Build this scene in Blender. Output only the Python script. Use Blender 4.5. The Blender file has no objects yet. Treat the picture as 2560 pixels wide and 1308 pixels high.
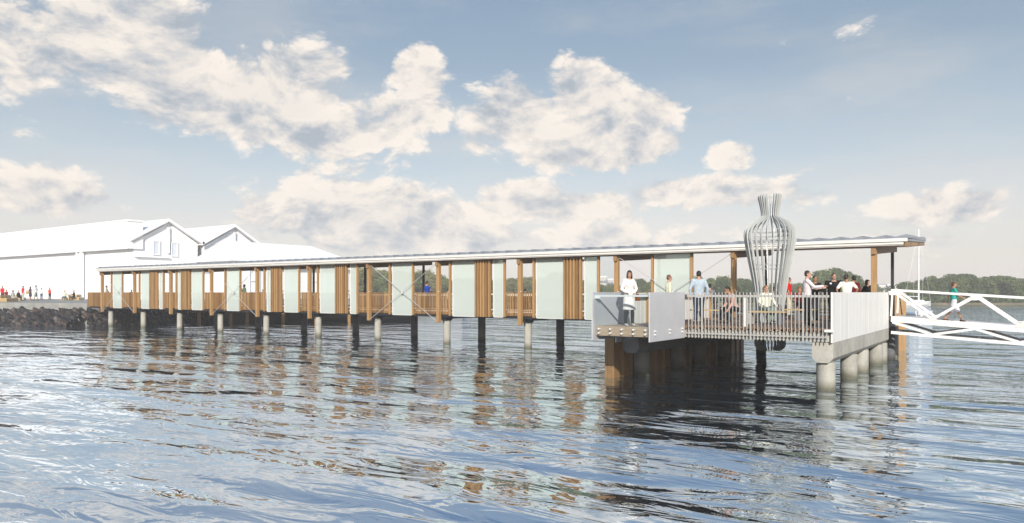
import bpy, bmesh, math, random
from mathutils import Vector, Matrix, noise
R = math.radians
random.seed(7)
F = 1820.0; CC = math.cos(R(35)); SS = math.sin(R(35))
SC = bpy.context.scene
COL = SC.collection
# world axes: X runs along the pier (towards the shore it is negative), Y runs away across it, Z=0 is the water.
# survey helper: bearing of a sighted point (x on a 2560 wide plate) and distance -> plan position
def P(x, d):
    r = (x-1280)/F
    return (d*(r*CC-SS), d*(r*SS+CC))

# ------------------------------------------------------------------ mesh builder
class MB:
    def __init__(s): s.v = []; s.f = []
    def box(s, x0, x1, y0, y1, z0, z1):
        n = len(s.v)
        s.v += [(x0,y0,z0),(x1,y0,z0),(x1,y1,z0),(x0,y1,z0),(x0,y0,z1),(x1,y0,z1),(x1,y1,z1),(x0,y1,z1)]
        s.f += [[n+i for i in q] for q in ((0,3,2,1),(4,5,6,7),(0,1,5,4),(1,2,6,5),(2,3,7,6),(3,0,4,7))]
        return s
    def hexa(s, pts):
        n = len(s.v); s.v += [tuple(p) for p in pts]
        s.f += [[n+i for i in q] for q in ((0,3,2,1),(4,5,6,7),(0,1,5,4),(1,2,6,5),(2,3,7,6),(3,0,4,7))]
        return s
    def bar(s, a, b, w, h=None, up=(0,0,1)):
        a = Vector(a); b = Vector(b); h = h or w
        d = (b-a).normalized(); u = Vector(up)
        if abs(d.dot(u)) > .98: u = Vector((0,1,0))
        r = d.cross(u).normalized(); u = r.cross(d)
        r = r*w/2; u = u*h/2
        return s.hexa([a-r-u, a+r-u, b+r-u, b-r-u, a-r+u, a+r+u, b+r+u, b-r+u])
    def tube(s, pts, rad, n=8, closed=False):
        pts = [Vector(p) for p in pts]; N = len(pts)
        rads = rad if isinstance(rad, (list, tuple)) else [rad]*N
        base = len(s.v); prev = None
        for i, p in enumerate(pts):
            if closed: d = pts[(i+1) % N]-pts[i-1]
            else: d = pts[min(i+1, N-1)]-pts[max(i-1, 0)]
            d.normalize()
            u = Vector((0,0,1)) if abs(d.z) < .9 else Vector((0,1,0))
            r = d.cross(u).normalized(); u = r.cross(d)
            for k in range(n):
                a = 2*math.pi*k/n
                s.v.append(tuple(p+(r*math.cos(a)+u*math.sin(a))*rads[i]))
        M = N if closed else N-1
        for i in range(M):
            j = (i+1) % N
            for k in range(n):
                l = (k+1) % n
                s.f.append([base+i*n+k, base+i*n+l, base+j*n+l, base+j*n+k])
        if not closed:
            s.f.append([base+k for k in range(n)][::-1]); s.f.append([base+(N-1)*n+k for k in range(n)])
        return s
    def cyl(s, x, y, z0, z1, r, n=24, r2=None):
        b = len(s.v); r2 = r if r2 is None else r2
        for z, q in ((z0, r), (z1, r2)):
            for k in range(n):
                a = 2*math.pi*k/n; s.v.append((x+q*math.cos(a), y+q*math.sin(a), z))
        for k in range(n):
            l = (k+1) % n; s.f.append([b+k, b+l, b+n+l, b+n+k])
        s.f.append([b+k for k in range(n)][::-1]); s.f.append([b+n+k for k in range(n)])
        return s
    def poly(s, pts2, axis, a, b):
        # extrude a closed outline (u,v) along axis from a to b
        n0 = len(s.v); n = len(pts2)
        for w in (a, b):
            for u, v in pts2:
                s.v.append({'x': (w,u,v), 'y': (u,w,v), 'z': (u,v,w)}[axis])
        for k in range(n):
            l = (k+1) % n; s.f.append([n0+k, n0+l, n0+n+l, n0+n+k])
        s.f.append([n0+k for k in range(n)][::-1]); s.f.append([n0+n+k for k in range(n)])
        return s
    def ell(s, c, rad, n=14, m=9, rot=None):
        b = len(s.v); c = Vector(c)
        for i in range(m+1):
            th = math.pi*i/m
            for k in range(n):
                a = 2*math.pi*k/n
                p = Vector((rad[0]*math.sin(th)*math.cos(a), rad[1]*math.sin(th)*math.sin(a), rad[2]*math.cos(th)))
                if rot is not None: p = rot @ p
                s.v.append(tuple(c+p))
        for i in range(m):
            for k in range(n):
                l = (k+1) % n
                s.f.append([b+i*n+k, b+(i+1)*n+k, b+(i+1)*n+l, b+i*n+l])
        return s
    def loft(s, secs, n=16):
        # secs: (centre, rx, ry, x axis dir, y axis dir)
        b = len(s.v)
        for c, rx, ry, ax, ay in secs:
            c = Vector(c); ax = Vector(ax); ay = Vector(ay)
            for k in range(n):
                a = 2*math.pi*k/n
                s.v.append(tuple(c+ax*rx*math.cos(a)+ay*ry*math.sin(a)))
        for i in range(len(secs)-1):
            for k in range(n):
                l = (k+1) % n
                s.f.append([b+i*n+k, b+i*n+l, b+(i+1)*n+l, b+(i+1)*n+k])
        s.f.append([b+k for k in range(n)][::-1]); s.f.append([b+(len(secs)-1)*n+k for k in range(n)])
        return s
    def build(s, name, mat, parent=None, loc=None, smooth=False, bevel=0):
        me = bpy.data.meshes.new(name); me.from_pydata(s.v, [], s.f)
        bm = bmesh.new(); bm.from_mesh(me); bmesh.ops.recalc_face_normals(bm, faces=bm.faces)
        bm.to_mesh(me); bm.free()
        if smooth:
            me.polygons.foreach_set('use_smooth', [True]*len(me.polygons))
        if mat is not None: me.materials.append(mat)
        o = bpy.data.objects.new(name, me); COL.objects.link(o)
        if parent is not None: o.parent = parent
        if loc is not None: o.location = loc
        if bevel:
            m = o.modifiers.new('Bevel', 'BEVEL'); m.width = bevel; m.segments = 1; m.limit_method = 'ANGLE'
        return o

def tag(o, label=None, cat=None, group=None, kind=None):
    if label: o['label'] = label
    if cat: o['category'] = cat
    if group: o['group'] = group
    if kind: o['kind'] = kind
    return o
def empty(name, loc=(0,0,0), rz=0, **k):
    o = bpy.data.objects.new(name, None); COL.objects.link(o); o.location = loc; o.rotation_euler = (0,0,rz)
    o.empty_display_size = .2
    return tag(o, **k)
def kids(o): return [c for c in bpy.data.objects if c.parent == o]
def copy_tree(o, parent=None):
    c = o.copy(); COL.objects.link(c); c.parent = parent
    for ch in kids(o): copy_tree(ch, c)
    return c

# ------------------------------------------------------------------ materials
def newmat(name):
    m = bpy.data.materials.new(name); m.use_nodes = True
    nt = m.node_tree; b = nt.nodes['Principled BSDF']
    return m, nt, b
def N(nt, t, **k):
    n = nt.nodes.new(t)
    for a, v in k.items(): setattr(n, a, v)
    return n
def setin(n, **k):
    for a, v in k.items(): n.inputs[a.replace('_', ' ')].default_value = v
def ramp(nt, stops, fac=None):
    r = N(nt, 'ShaderNodeValToRGB')
    while len(r.color_ramp.elements) < len(stops): r.color_ramp.elements.new(.5)
    for e, (p, c) in zip(r.color_ramp.elements, stops):
        e.position = p; e.color = (*c, 1) if len(c) == 3 else c
    if fac is not None: nt.links.new(fac, r.inputs[0])
    return r
def plain(name, c, rough=.6, metal=0, var=.12, scale=6, bump=0, spec=.5):
    m, nt, b = newmat(name)
    setin(b, Roughness=rough, Metallic=metal); b.inputs['Specular IOR Level'].default_value = spec
    tc = N(nt, 'ShaderNodeTexCoord'); n = N(nt, 'ShaderNodeTexNoise'); setin(n, Scale=scale, Detail=5.0, Roughness=.6)
    nt.links.new(tc.outputs['Object'], n.inputs['Vector'])
    lo = tuple(x*(1-var) for x in c); hi = tuple(min(1, x*(1+var)) for x in c)
    r = ramp(nt, [(.3, lo), (.7, hi)], n.outputs['Fac'])
    nt.links.new(r.outputs[0], b.inputs['Base Color'])
    if bump:
        bp = N(nt, 'ShaderNodeBump'); setin(bp, Strength=bump, Distance=.02)
        nt.links.new(n.outputs['Fac'], bp.inputs['Height']); nt.links.new(bp.outputs[0], b.inputs['Normal'])
    return m
def wood(name, c1, c2, along='Z', rough=.55, plank=None, paxis='X'):
    m, nt, b = newmat(name)
    tc = N(nt, 'ShaderNodeTexCoord'); mp = N(nt, 'ShaderNodeMapping')
    sc = {'Z': (14, 14, .9), 'X': (.9, 14, 14), 'Y': (14, .9, 14)}[along]
    mp.inputs['Scale'].default_value = sc
    nt.links.new(tc.outputs['Object'], mp.inputs[0])
    n = N(nt, 'ShaderNodeTexNoise'); setin(n, Scale=1.6, Detail=6.0, Roughness=.65, Distortion=.6)
    nt.links.new(mp.outputs[0], n.inputs['Vector'])
    g = N(nt, 'ShaderNodeNewGeometry')
    add = N(nt, 'ShaderNodeMath', operation='MULTIPLY_ADD'); add.inputs[1].default_value = .5
    nt.links.new(g.outputs['Random Per Island'], add.inputs[0]); nt.links.new(n.outputs['Fac'], add.inputs[2])
    dark = tuple(x*.62 for x in c1)
    r = ramp(nt, [(.38, dark), (.65, c1), (1, c2)], add.outputs[0])
    out = r.outputs[0]
    if plank:
        sx = N(nt, 'ShaderNodeSeparateXYZ'); nt.links.new(tc.outputs['Object'], sx.inputs[0])
        mm = N(nt, 'ShaderNodeMath', operation='MULTIPLY'); mm.inputs[1].default_value = 1/plank
        nt.links.new(sx.outputs[paxis], mm.inputs[0])
        fr = N(nt, 'ShaderNodeMath', operation='FRACT'); nt.links.new(mm.outputs[0], fr.inputs[0])
        fl = N(nt, 'ShaderNodeMath', operation='FLOOR'); nt.links.new(mm.outputs[0], fl.inputs[0])
        wn = N(nt, 'ShaderNodeTexWhiteNoise', noise_dimensions='1D'); nt.links.new(fl.outputs[0], wn.inputs['W'])
        pr = ramp(nt, [(0, (.10,.10,.10)), (.07, (1,1,1))], fr.outputs[0])
        tone = N(nt, 'ShaderNodeMapRange'); setin(tone, To_Min=.72, To_Max=1.15); nt.links.new(wn.outputs['Value'], tone.inputs[0])
        m1 = N(nt, 'ShaderNodeMix', data_type='RGBA', blend_type='MULTIPLY'); m1.inputs[0].default_value = 1
        nt.links.new(out, m1.inputs[6]); nt.links.new(pr.outputs[0], m1.inputs[7])
        m2 = N(nt, 'ShaderNodeMix', data_type='RGBA', blend_type='MULTIPLY'); m2.inputs[0].default_value = 1
        nt.links.new(m1.outputs[2], m2.inputs[6]); nt.links.new(tone.outputs[0], m2.inputs[7])
        out = m2.outputs[2]
    nt.links.new(out, b.inputs['Base Color']); setin(b, Roughness=rough)
    bp = N(nt, 'ShaderNodeBump'); setin(bp, Strength=.25, Distance=.01)
    nt.links.new(n.outputs['Fac'], bp.inputs['Height']); nt.links.new(bp.outputs[0], b.inputs['Normal'])
    return m
def concrete(name, c, speck=.5):
    m, nt, b = newmat(name)
    tc = N(nt, 'ShaderNodeTexCoord')
    n = N(nt, 'ShaderNodeTexNoise'); setin(n, Scale=1.3, Detail=8.0, Roughness=.7)
    nt.links.new(tc.outputs['Object'], n.inputs['Vector'])
    r = ramp(nt, [(.3, tuple(x*.72 for x in c)), (.7, tuple(min(1, x*1.15) for x in c))], n.outputs['Fac'])
    v = N(nt, 'ShaderNodeTexVoronoi'); setin(v, Scale=26.0)
    nt.links.new(tc.outputs['Object'], v.inputs['Vector'])
    sp = ramp(nt, [(.13, (.25,.25,.25)), (.22, (1,1,1))], v.outputs['Distance'])
    n2 = N(nt, 'ShaderNodeTexNoise'); setin(n2, Scale=70.0, Detail=2.0)
    nt.links.new(tc.outputs['Object'], n2.inputs['Vector'])
    r2 = ramp(nt, [(.35, (.6,.6,.6)), (.6, (1.05,1.05,1.05))], n2.outputs['Fac'])
    m1 = N(nt, 'ShaderNodeMix', data_type='RGBA', blend_type='MULTIPLY'); m1.inputs[0].default_value = speck
    nt.links.new(r.outputs[0], m1.inputs[6]); nt.links.new(sp.outputs[0], m1.inputs[7])
    m2 = N(nt, 'ShaderNodeMix', data_type='RGBA', blend_type='MULTIPLY'); m2.inputs[0].default_value = .6
    nt.links.new(m1.outputs[2], m2.inputs[6]); nt.links.new(r2.outputs[0], m2.inputs[7])
    # waterline: wet, dark, algae band near the water
    g = N(nt, 'ShaderNodeNewGeometry'); sx = N(nt, 'ShaderNodeSeparateXYZ'); nt.links.new(g.outputs['Position'], sx.inputs[0])
    wz = N(nt, 'ShaderNodeMath', operation='MULTIPLY_ADD'); wz.inputs[1].default_value = .25; nt.links.new(n.outputs['Fac'], wz.inputs[0]); nt.links.new(sx.outputs['Z'], wz.inputs[2])
    wr = ramp(nt, [(.18, (.34,.34,.28)), (.30, (.62,.62,.56)), (.48, (1,1,1))], wz.outputs[0])
    m3 = N(nt, 'ShaderNodeMix', data_type='RGBA', blend_type='MULTIPLY'); m3.inputs[0].default_value = 1
    nt.links.new(m2.outputs[2], m3.inputs[6]); nt.links.new(wr.outputs[0], m3.inputs[7])
    nt.links.new(m3.outputs[2], b.inputs['Base Color']); setin(b, Roughness=.85)
    bp = N(nt, 'ShaderNodeBump'); setin(bp, Strength=.35, Distance=.01)
    nt.links.new(n2.outputs['Fac'], bp.inputs['Height']); nt.links.new(bp.outputs[0], b.inputs['Normal'])
    return m

M = {}
M['timber'] = wood('timber', (.27,.145,.052), (.45,.27,.115), 'Z')
M['timber_x'] = wood('timber_x', (.27,.145,.052), (.45,.27,.115), 'X')
M['timber_y'] = wood('timber_y', (.25,.14,.06), (.40,.25,.12), 'Y')
M['fender'] = wood('shaded_fender_timber', (.15,.085,.035), (.30,.18,.08), 'Z', .6)  # darker copy of the timber, shade under the platform edge put into its colour
M['soffit'] = wood('soffit_boards', (.30,.155,.06), (.44,.25,.11), 'X', plank=.14, paxis='Y')
M['deck'] = wood('deck_boards', (.17,.10,.06), (.30,.19,.12), 'X', plank=.14, paxis='Y', rough=.7)
M['nook_timber'] = wood('weathered_timber', (.42,.29,.20), (.60,.46,.34), 'X')
M['crate'] = wood('pale_timber', (.42,.29,.12), (.58,.42,.20), 'X')
M['concrete'] = concrete('concrete', (.52,.51,.46))
M['concrete_dark'] = concrete('dark_concrete', (.16,.165,.18), .7)  # for the rear piles, with the deck's shade put into the colour
M['concrete_mid'] = concrete('shaded_concrete', (.30,.30,.30), .7)  # left beam and its piles, platform shade put into the concrete colour
M['quay_conc'] = concrete('quay_concrete', (.36,.36,.34), .2)
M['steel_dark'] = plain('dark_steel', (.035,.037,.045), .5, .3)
M['steel_brace'] = plain('brace_steel', (.62,.60,.60), .4, .2, .05)
M['white'] = plain('white_metal', (.80,.80,.78), .35, 0, .04)
M['fascia'] = plain('fascia_paint', (.80,.79,.76), .4, 0, .06, 2.5)
M['roof_sheet'] = plain('roof_sheet', (.31,.34,.39), .35, .3, .1)
M['plate'] = plain('grey_plate', (.62,.63,.66), .38, .15, .05, 1.5)
M['panel'] = plain('pale_panel', (.74,.735,.70), .5, 0, .06, 2)
M['wallwhite'] = plain('white_render', (.93,.93,.94), .8, 0, .015, .3)
M['rib'] = plain('sculpture_rib', (.52,.54,.53), .4, .05, .08)
M['baluster'] = plain('baluster_steel', (.50,.495,.48), .4, .1, .05)
M['black'] = plain('black_cloth', (.012,.012,.014), .8)
M['grass'] = plain('grass_green', (.10,.17,.04), .9, 0, .4, 8)
M['hill'] = plain('hill_green', (.09,.22,.03), .9, 0, .3, 3)
M['shore'] = plain('shore_ground', (.16,.14,.09), .95, 0, .4, .3)
M['seabed'] = plain('paving', (.34,.34,.33), .9, 0, .15, .6)
M['boatwhite'] = plain('boat_gelcoat', (.85,.87,.88), .25, 0, .03)
M['boatblue'] = plain('boat_blue', (.25,.33,.45), .4, 0, .1)
M['tower'] = plain('tower_render', (.62,.55,.50), .8, 0, .15, .1)
M['winglass'] = plain('dark_window', (.10,.12,.16), .15, 0, .2, 1)
M['paneblue'] = plain('pale_pane', (.66,.72,.80), .3, 0, .05, 1)
M['gangway'] = plain('gangway_paint', (.88,.88,.88), .4, 0, .03, 2)

def roofmark():
    # ribbed white panel with fine vertical seams along Y
    m, nt, b = newmat('seamed_panel')
    tc = N(nt, 'ShaderNodeTexCoord'); sx = N(nt, 'ShaderNodeSeparateXYZ'); nt.links.new(tc.outputs['Object'], sx.inputs[0])
    mm = N(nt, 'ShaderNodeMath', operation='MULTIPLY'); mm.inputs[1].default_value = 1/.16; nt.links.new(sx.outputs['Y'], mm.inputs[0])
    fr = N(nt, 'ShaderNodeMath', operation='FRACT'); nt.links.new(mm.outputs[0], fr.inputs[0])
    fl = N(nt, 'ShaderNodeMath', operation='FLOOR'); nt.links.new(mm.outputs[0], fl.inputs[0])
    wn = N(nt, 'ShaderNodeTexWhiteNoise', noise_dimensions='1D'); nt.links.new(fl.outputs[0], wn.inputs['W'])
    n = N(nt, 'ShaderNodeTexNoise'); setin(n, Scale=2.0, Detail=6.0); nt.links.new(tc.outputs['Object'], n.inputs['Vector'])
    a = N(nt, 'ShaderNodeMath', operation='ADD'); nt.links.new(wn.outputs['Value'], a.inputs[0]); nt.links.new(n.outputs['Fac'], a.inputs[1])
    r = ramp(nt, [(.3, (.78,.775,.75)), (1, (.88,.875,.85))], a.outputs[0])
    nt.links.new(r.outputs[0], b.inputs['Base Color']); setin(b, Roughness=.5)
    h = ramp(nt, [(0, (0,0,0)), (.10, (1,1,1))], fr.outputs[0])
    bp = N(nt, 'ShaderNodeBump'); setin(bp, Strength=.2, Distance=.01)
    nt.links.new(h.outputs[0], bp.inputs['Height']); nt.links.new(bp.outputs[0], b.inputs['Normal'])
    return m
M['seamed'] = roofmark()

def frosted():
    m = bpy.data.materials.new('frosted_glass'); m.use_nodes = True; nt = m.node_tree; nt.nodes.clear()
    out = N(nt, 'ShaderNodeOutputMaterial')
    tc = N(nt, 'ShaderNodeTexCoord'); n = N(nt, 'ShaderNodeTexNoise'); setin(n, Scale=55.0, Detail=3.0)
    nt.links.new(tc.outputs['Object'], n.inputs['Vector'])
    r = ramp(nt, [(.3, (.86,.92,.89)), (.7, (.94,.97,.95))], n.outputs['Fac'])
    d = N(nt, 'ShaderNodeBsdfDiffuse'); tr = N(nt, 'ShaderNodeBsdfTranslucent'); nt.links.new(r.outputs[0], d.inputs[0]); nt.links.new(r.outputs[0], tr.inputs[0])
    t = N(nt, 'ShaderNodeBsdfTransparent'); t.inputs[0].default_value = (.84,.95,.90,1)
    gl = N(nt, 'ShaderNodeBsdfGlossy'); setin(gl, Roughness=.15)
    a = N(nt, 'ShaderNodeMixShader'); a.inputs[0].default_value = .22
    nt.links.new(d.outputs[0], a.inputs[1]); nt.links.new(tr.outputs[0], a.inputs[2])
    b = N(nt, 'ShaderNodeMixShader'); b.inputs[0].default_value = .42
    nt.links.new(a.outputs[0], b.inputs[1]); nt.links.new(t.outputs[0], b.inputs[2])
    fr = N(nt, 'ShaderNodeFresnel'); fr.inputs[0].default_value = 1.25
    ge = N(nt, 'ShaderNodeNewGeometry'); mu = N(nt, 'ShaderNodeMath', operation='MULTIPLY'); iv = N(nt, 'ShaderNodeMath', operation='SUBTRACT'); iv.inputs[0].default_value = 1
    nt.links.new(ge.outputs['Backfacing'], iv.inputs[1]); nt.links.new(iv.outputs[0], mu.inputs[0]); nt.links.new(fr.outputs[0], mu.inputs[1])
    c = N(nt, 'ShaderNodeMixShader'); nt.links.new(mu.outputs[0], c.inputs[0])
    nt.links.new(b.outputs[0], c.inputs[1]); nt.links.new(gl.outputs[0], c.inputs[2])
    nt.links.new(c.outputs[0], out.inputs[0]); return m
M['frost'] = frosted()
def clear(tint=(.92,.95,.96)):
    m = bpy.data.materials.new('clear_glass'); m.use_nodes = True; nt = m.node_tree; nt.nodes.clear()
    out = N(nt, 'ShaderNodeOutputMaterial')
    t = N(nt, 'ShaderNodeBsdfTransparent'); t.inputs[0].default_value = (*tint, 1)
    gl = N(nt, 'ShaderNodeBsdfGlossy'); setin(gl, Roughness=.03)
    fr = N(nt, 'ShaderNodeFresnel'); fr.inputs[0].default_value = 1.28
    ge = N(nt, 'ShaderNodeNewGeometry'); mu = N(nt, 'ShaderNodeMath', operation='MULTIPLY'); iv = N(nt, 'ShaderNodeMath', operation='SUBTRACT'); iv.inputs[0].default_value = 1
    nt.links.new(ge.outputs['Backfacing'], iv.inputs[1]); nt.links.new(iv.outputs[0], mu.inputs[0]); nt.links.new(fr.outputs[0], mu.inputs[1])
    c = N(nt, 'ShaderNodeMixShader'); nt.links.new(mu.outputs[0], c.inputs[0])
    nt.links.new(t.outputs[0], c.inputs[1]); nt.links.new(gl.outputs[0], c.inputs[2])
    nt.links.new(c.outputs[0], out.inputs[0]); return m
M['clear'] = clear()

def rockmat():
    m, nt, b = newmat('rock')
    g = N(nt, 'ShaderNodeNewGeometry'); tc = N(nt, 'ShaderNodeTexCoord')
    r = ramp(nt, [(0, (.007,.007,.010)), (.45, (.014,.014,.017)), (.7, (.030,.027,.028)), (.88, (.075,.052,.042)), (1, (.13,.125,.125))], g.outputs['Random Per Island'])
    n = N(nt, 'ShaderNodeTexNoise'); setin(n, Scale=3.5, Detail=8.0, Roughness=.7); nt.links.new(tc.outputs['Object'], n.inputs['Vector'])
    r2 = ramp(nt, [(.35, (.35,.35,.37)), (.62, (1.5,1.4,1.3))], n.outputs['Fac'])
    mx = N(nt, 'ShaderNodeMix', data_type='RGBA', blend_type='MULTIPLY'); mx.inputs[0].default_value = 1
    nt.links.new(r.outputs[0], mx.inputs[6]); nt.links.new(r2.outputs[0], mx.inputs[7])
    nt.links.new(mx.outputs[2], b.inputs['Base Color']); setin(b, Roughness=.6)
    bp = N(nt, 'ShaderNodeBump'); setin(bp, Strength=.8, Distance=.08)
    nt.links.new(n.outputs['Fac'], bp.inputs['Height']); nt.links.new(bp.outputs[0], b.inputs['Normal'])
    return m
M['rock'] = rockmat()
def leafmat(name, a, c):
    m, nt, b = newmat(name)
    g = N(nt, 'ShaderNodeNewGeometry')
    oi = N(nt, 'ShaderNodeObjectInfo')
    ad = N(nt, 'ShaderNodeMath', operation='MULTIPLY_ADD'); ad.inputs[1].default_value = .6
    nt.links.new(g.outputs['Random Per Island'], ad.inputs[0])
    m2 = N(nt, 'ShaderNodeMath', operation='MULTIPLY'); m2.inputs[1].default_value = .4; nt.links.new(oi.outputs['Random'], m2.inputs[0])
    nt.links.new(m2.outputs[0], ad.inputs[2])
    r = ramp(nt, [(0, a), (1, c)], ad.outputs[0])
    nt.links.new(r.outputs[0], b.inputs['Base Color']); setin(b, Roughness=.7)
    b.inputs['Specular IOR Level'].default_value = .2
    return m
M['leaf'] = leafmat('leaf_green', (0.051, 0.08, 0.026), (0.16, 0.203, 0.065))
M['leaf2'] = leafmat('leaf_olive', (0.087, 0.102, 0.036), (0.275, 0.261, 0.109))
M['leaf3'] = leafmat('leaf_dark', (0.032, 0.058, 0.02), (0.102, 0.145, 0.051))
M['bark'] = plain('bark', (.09,.065,.045), .9, 0, .3, 6)

# ------------------------------------------------------------------ water
def watermat():
    m, nt, b = newmat('water')
    setin(b, Roughness=.0, IOR=1.45)
    b.inputs['Base Color'].default_value = (.02,.035,.055,1)
    b.inputs['Specular IOR Level'].default_value = .62
    tc = N(nt, 'ShaderNodeTexCoord')
    prev = None
    def layer(scale, sx, sy, rot, strength, dist, detail, distort=0.0):
        nonlocal prev
        mp = N(nt, 'ShaderNodeMapping'); mp.inputs['Scale'].default_value = (sx, sy, 1); mp.inputs['Rotation'].default_value = (0,0,rot)
        nt.links.new(tc.outputs['Object'], mp.inputs[0])
        n = N(nt, 'ShaderNodeTexNoise'); setin(n, Scale=scale, Detail=detail, Roughness=.5, Distortion=distort)
        nt.links.new(mp.outputs[0], n.inputs['Vector'])
        bp = N(nt, 'ShaderNodeBump'); setin(bp, Strength=strength, Distance=dist)
        nt.links.new(n.outputs['Fac'], bp.inputs['Height'])
        if prev is not None: nt.links.new(prev.outputs[0], bp.inputs['Normal'])
        prev = bp; return n
    # swell lines lie across the view, ripples ride on them
    layer(.30, .50, 1.35, R(-46), 1, .29, 1.5, .6)
    layer(1.4, .46, 1.3, R(-40), 1, .046, 2.5, 1.0)
    layer(3.4, .6, 1.2, R(-30), 1, .0035, 2.0, .6)
    nt.links.new(prev.outputs[0], b.inputs['Normal'])
    gl = N(nt, 'ShaderNodeBsdfGlossy'); setin(gl, Roughness=.0); gl.inputs[0].default_value = (.82,.91,1.0,1)
    nt.links.new(prev.outputs[0], gl.inputs['Normal'])
    mx = N(nt, 'ShaderNodeMixShader'); mx.inputs[0].default_value = .78
    nt.links.new(b.outputs[0], mx.inputs[1]); nt.links.new(gl.outputs[0], mx.inputs[2])
    nt.links.new(mx.outputs[0], nt.nodes['Material Output'].inputs[0])
    return m
M['water'] = watermat()
w = MB(); w.v = [(a*CC-b*SS, a*SS+b*CC, 0) for a,b in ((-415,-55),(415,-55),(415,515),(-415,515))]; w.f = [[0,1,2,3]]
tag(w.build('water', M['water']), 'rippled blue grey harbour water', None, None, 'structure')

# ------------------------------------------------------------------ pier
PS = [-66.5,-61.03,-55.5,-49.94,-44.36,-38.76,-33.15,-27.5,-21.81,-16.12,-10.4,-4.64]
pier = empty('covered_pier', (-40,32,0), 0, label='long timber and frosted glass covered pier walkway on round concrete piles', cat='pier')
def on_pier(o): o.parent = pier; o.matrix_parent_inverse = Matrix.Translation((40,-32,0)); return o
def pb(mb, name, mat, **k): return on_pier(mb.build(name, mat, None, **k))
# deck, joists, edge beams
pb(MB().box(-69.4,-4.72,32.12,37.3,1.72,1.90), 'deck', M['deck'])
pb(MB().box(-69.3,-11.9,32.14,32.34,1.58,1.715), 'edge_beam', M['steel_dark'])
pb(MB().box(-69.3,-4.75,37.0,37.2,1.55,1.715), 'edge_beam', M['steel_dark'])
for i, s in enumerate(PS):
    if i == 11: s = -4.80
    if i < 9:
        pb(MB().cyl(s, 32.65, -2, 1.36, .21, 28), 'pile', M['concrete'], smooth=False)
        pb(MB().box(s-.2,s+.2,32.38,32.9,1.365,1.57).box(s-.03,s+.03,32.30,32.37,1.25,1.56), 'pile_cap', M['steel_dark'])
    if i >= 1:
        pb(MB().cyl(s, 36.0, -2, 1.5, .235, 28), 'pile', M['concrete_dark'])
    pb(MB().box(s-.12,s+.12,32.95 if i<9 else 32.4,36.9,1.46,1.70), 'cross_beam', M['steel_dark'])
    # main timber post, front, laminated from two planks either side of the frame
    m = MB().box(s-.1,s-.034,31.80,32.02,1.26,4.80).box(s-.03,s+.03,31.81,32.01,1.27,4.80).box(s+.034,s+.1,31.80,32.02,1.26,4.80)
    if i >= 10: m = MB().box(s-.1,s+.1,31.80,32.02,1.26 if i<10 else 1.9,4.80)
    pb(m, 'main_post', M['timber'], bevel=.006)
    if i < 11:
        pb(MB().cyl(s+.13,31.77,3.015,3.055,.035,12), 'bolt', M['white'])
    # rear steel post and timber rafter spanning front to back
    pb(MB().box(s-.06,s+.06,36.85,36.97,1.72,4.9), 'rear_post', M['steel_dark'])
    rf = MB().hexa([(s-.09,31.7,4.50),(s+.09,31.7,4.50),(s+.09,37.7,4.86),(s-.09,37.7,4.86),(s-.09,31.7,4.80),(s+.09,31.7,4.80),(s+.09,37.7,5.14),(s-.09,37.7,5.14)])
    pb(rf, 'rafter', M['timber_y'])
# glazing, screens, posts on the front line
GL = [(-64.81,-63.38),(-60.16,-58.73),(-57.39,-56.89),(-54.66,-54.1),(-52.74,-51.3),(-48.16,-46.61),(-43.44,-42.87),(-41.52,-40.06),(-37.85,-36.28),(-34.98,-34.38),(-31.28,-29.65),(-26.55,-24.88),(-23.67,-22.99),(-20.87,-19.15),(-17.98,-17.23),(-14.21,-12.42)]
SL = [(-58.73,-57.48),(-54.08,-52.85),(-42.87,-41.68),(-36.28,-35.11),(-24.88,-23.74),(-19.15,-18.02)]
PO = [-65.06,-63.19,-60.42,-56.7,-54.85,-51.14,-48.35,-46.49,-43.67,-39.93,-38.04,-34.28,-31.46,-29.56,-26.71,-22.89,-20.99,-17.16,-14.29,-12.36]
RA = [(-69.31,-65.27),(-63.02,-60.51),(-56.55,-54.95),(-50.97,-48.45),(-46.3,-43.77),(-39.73,-38.12),(-34.14,-31.52),(-29.4,-26.79),(-22.78,-21.05),(-17.05,-14.36)]
for a, b in GL:
    pb(MB().box(a+.05,b-.04,32.03,32.05,1.655,4.79), 'glass_panel', M['frost'])
    g = MB()
    g.box(a,a+.045,32.0,32.07,1.66,4.79).box(b-.035,b-.005,32.0,32.07,1.66,4.79)
    g.box(a+.046,b-.036,32.0,32.07,1.63,1.654).box(a+.046,b-.036,32.0,32.028,4.755,4.79)
    g.box(a-.01,a+.045,31.96,32.005,1.80,1.86)
    pb(g, 'glass_frame', M['white'])
g = MB().box(-17.05,-16.3,32.03,32.045,3.02,4.79)
pb(g, 'glass_panel', M['clear'])
for a, b in SL:
    m = MB(); n = max(5, round((b-a)/.19)); st = (b-a-.02)/n
    for k in range(n):
        x = a+.02+k*st
        m.box(x, x+st*.50, 31.88, 32.06, 1.65, 4.775)
    m.box(a+.01,b-.01,32.065,32.09,4.55,4.66).box(a+.01,b-.01,32.065,32.09,3.05,3.13).box(a+.01,b-.01,32.065,32.09,1.85,1.95)
    pb(m, 'slat_screen', M['timber'])
for s in PO:
    pb(MB().box(s-.06,s+.05,31.93,32.07,1.66,4.79), 'frame_post', M['timber'], bevel=.004)
def pickets(a, b, y, parts=True, z0=1.74, z1=3.0, name='railing'):
    m = MB(); n = max(4, round((b-a)/.115)); st = (b-a)/n
    for k in range(n):
        x = a+k*st
        m.box(x+.02, x+.068, y, y+.045, z0+random.uniform(-.006,.006), z1+random.uniform(-.005,.005))
    return pb(m, name, M['timber'])
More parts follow.
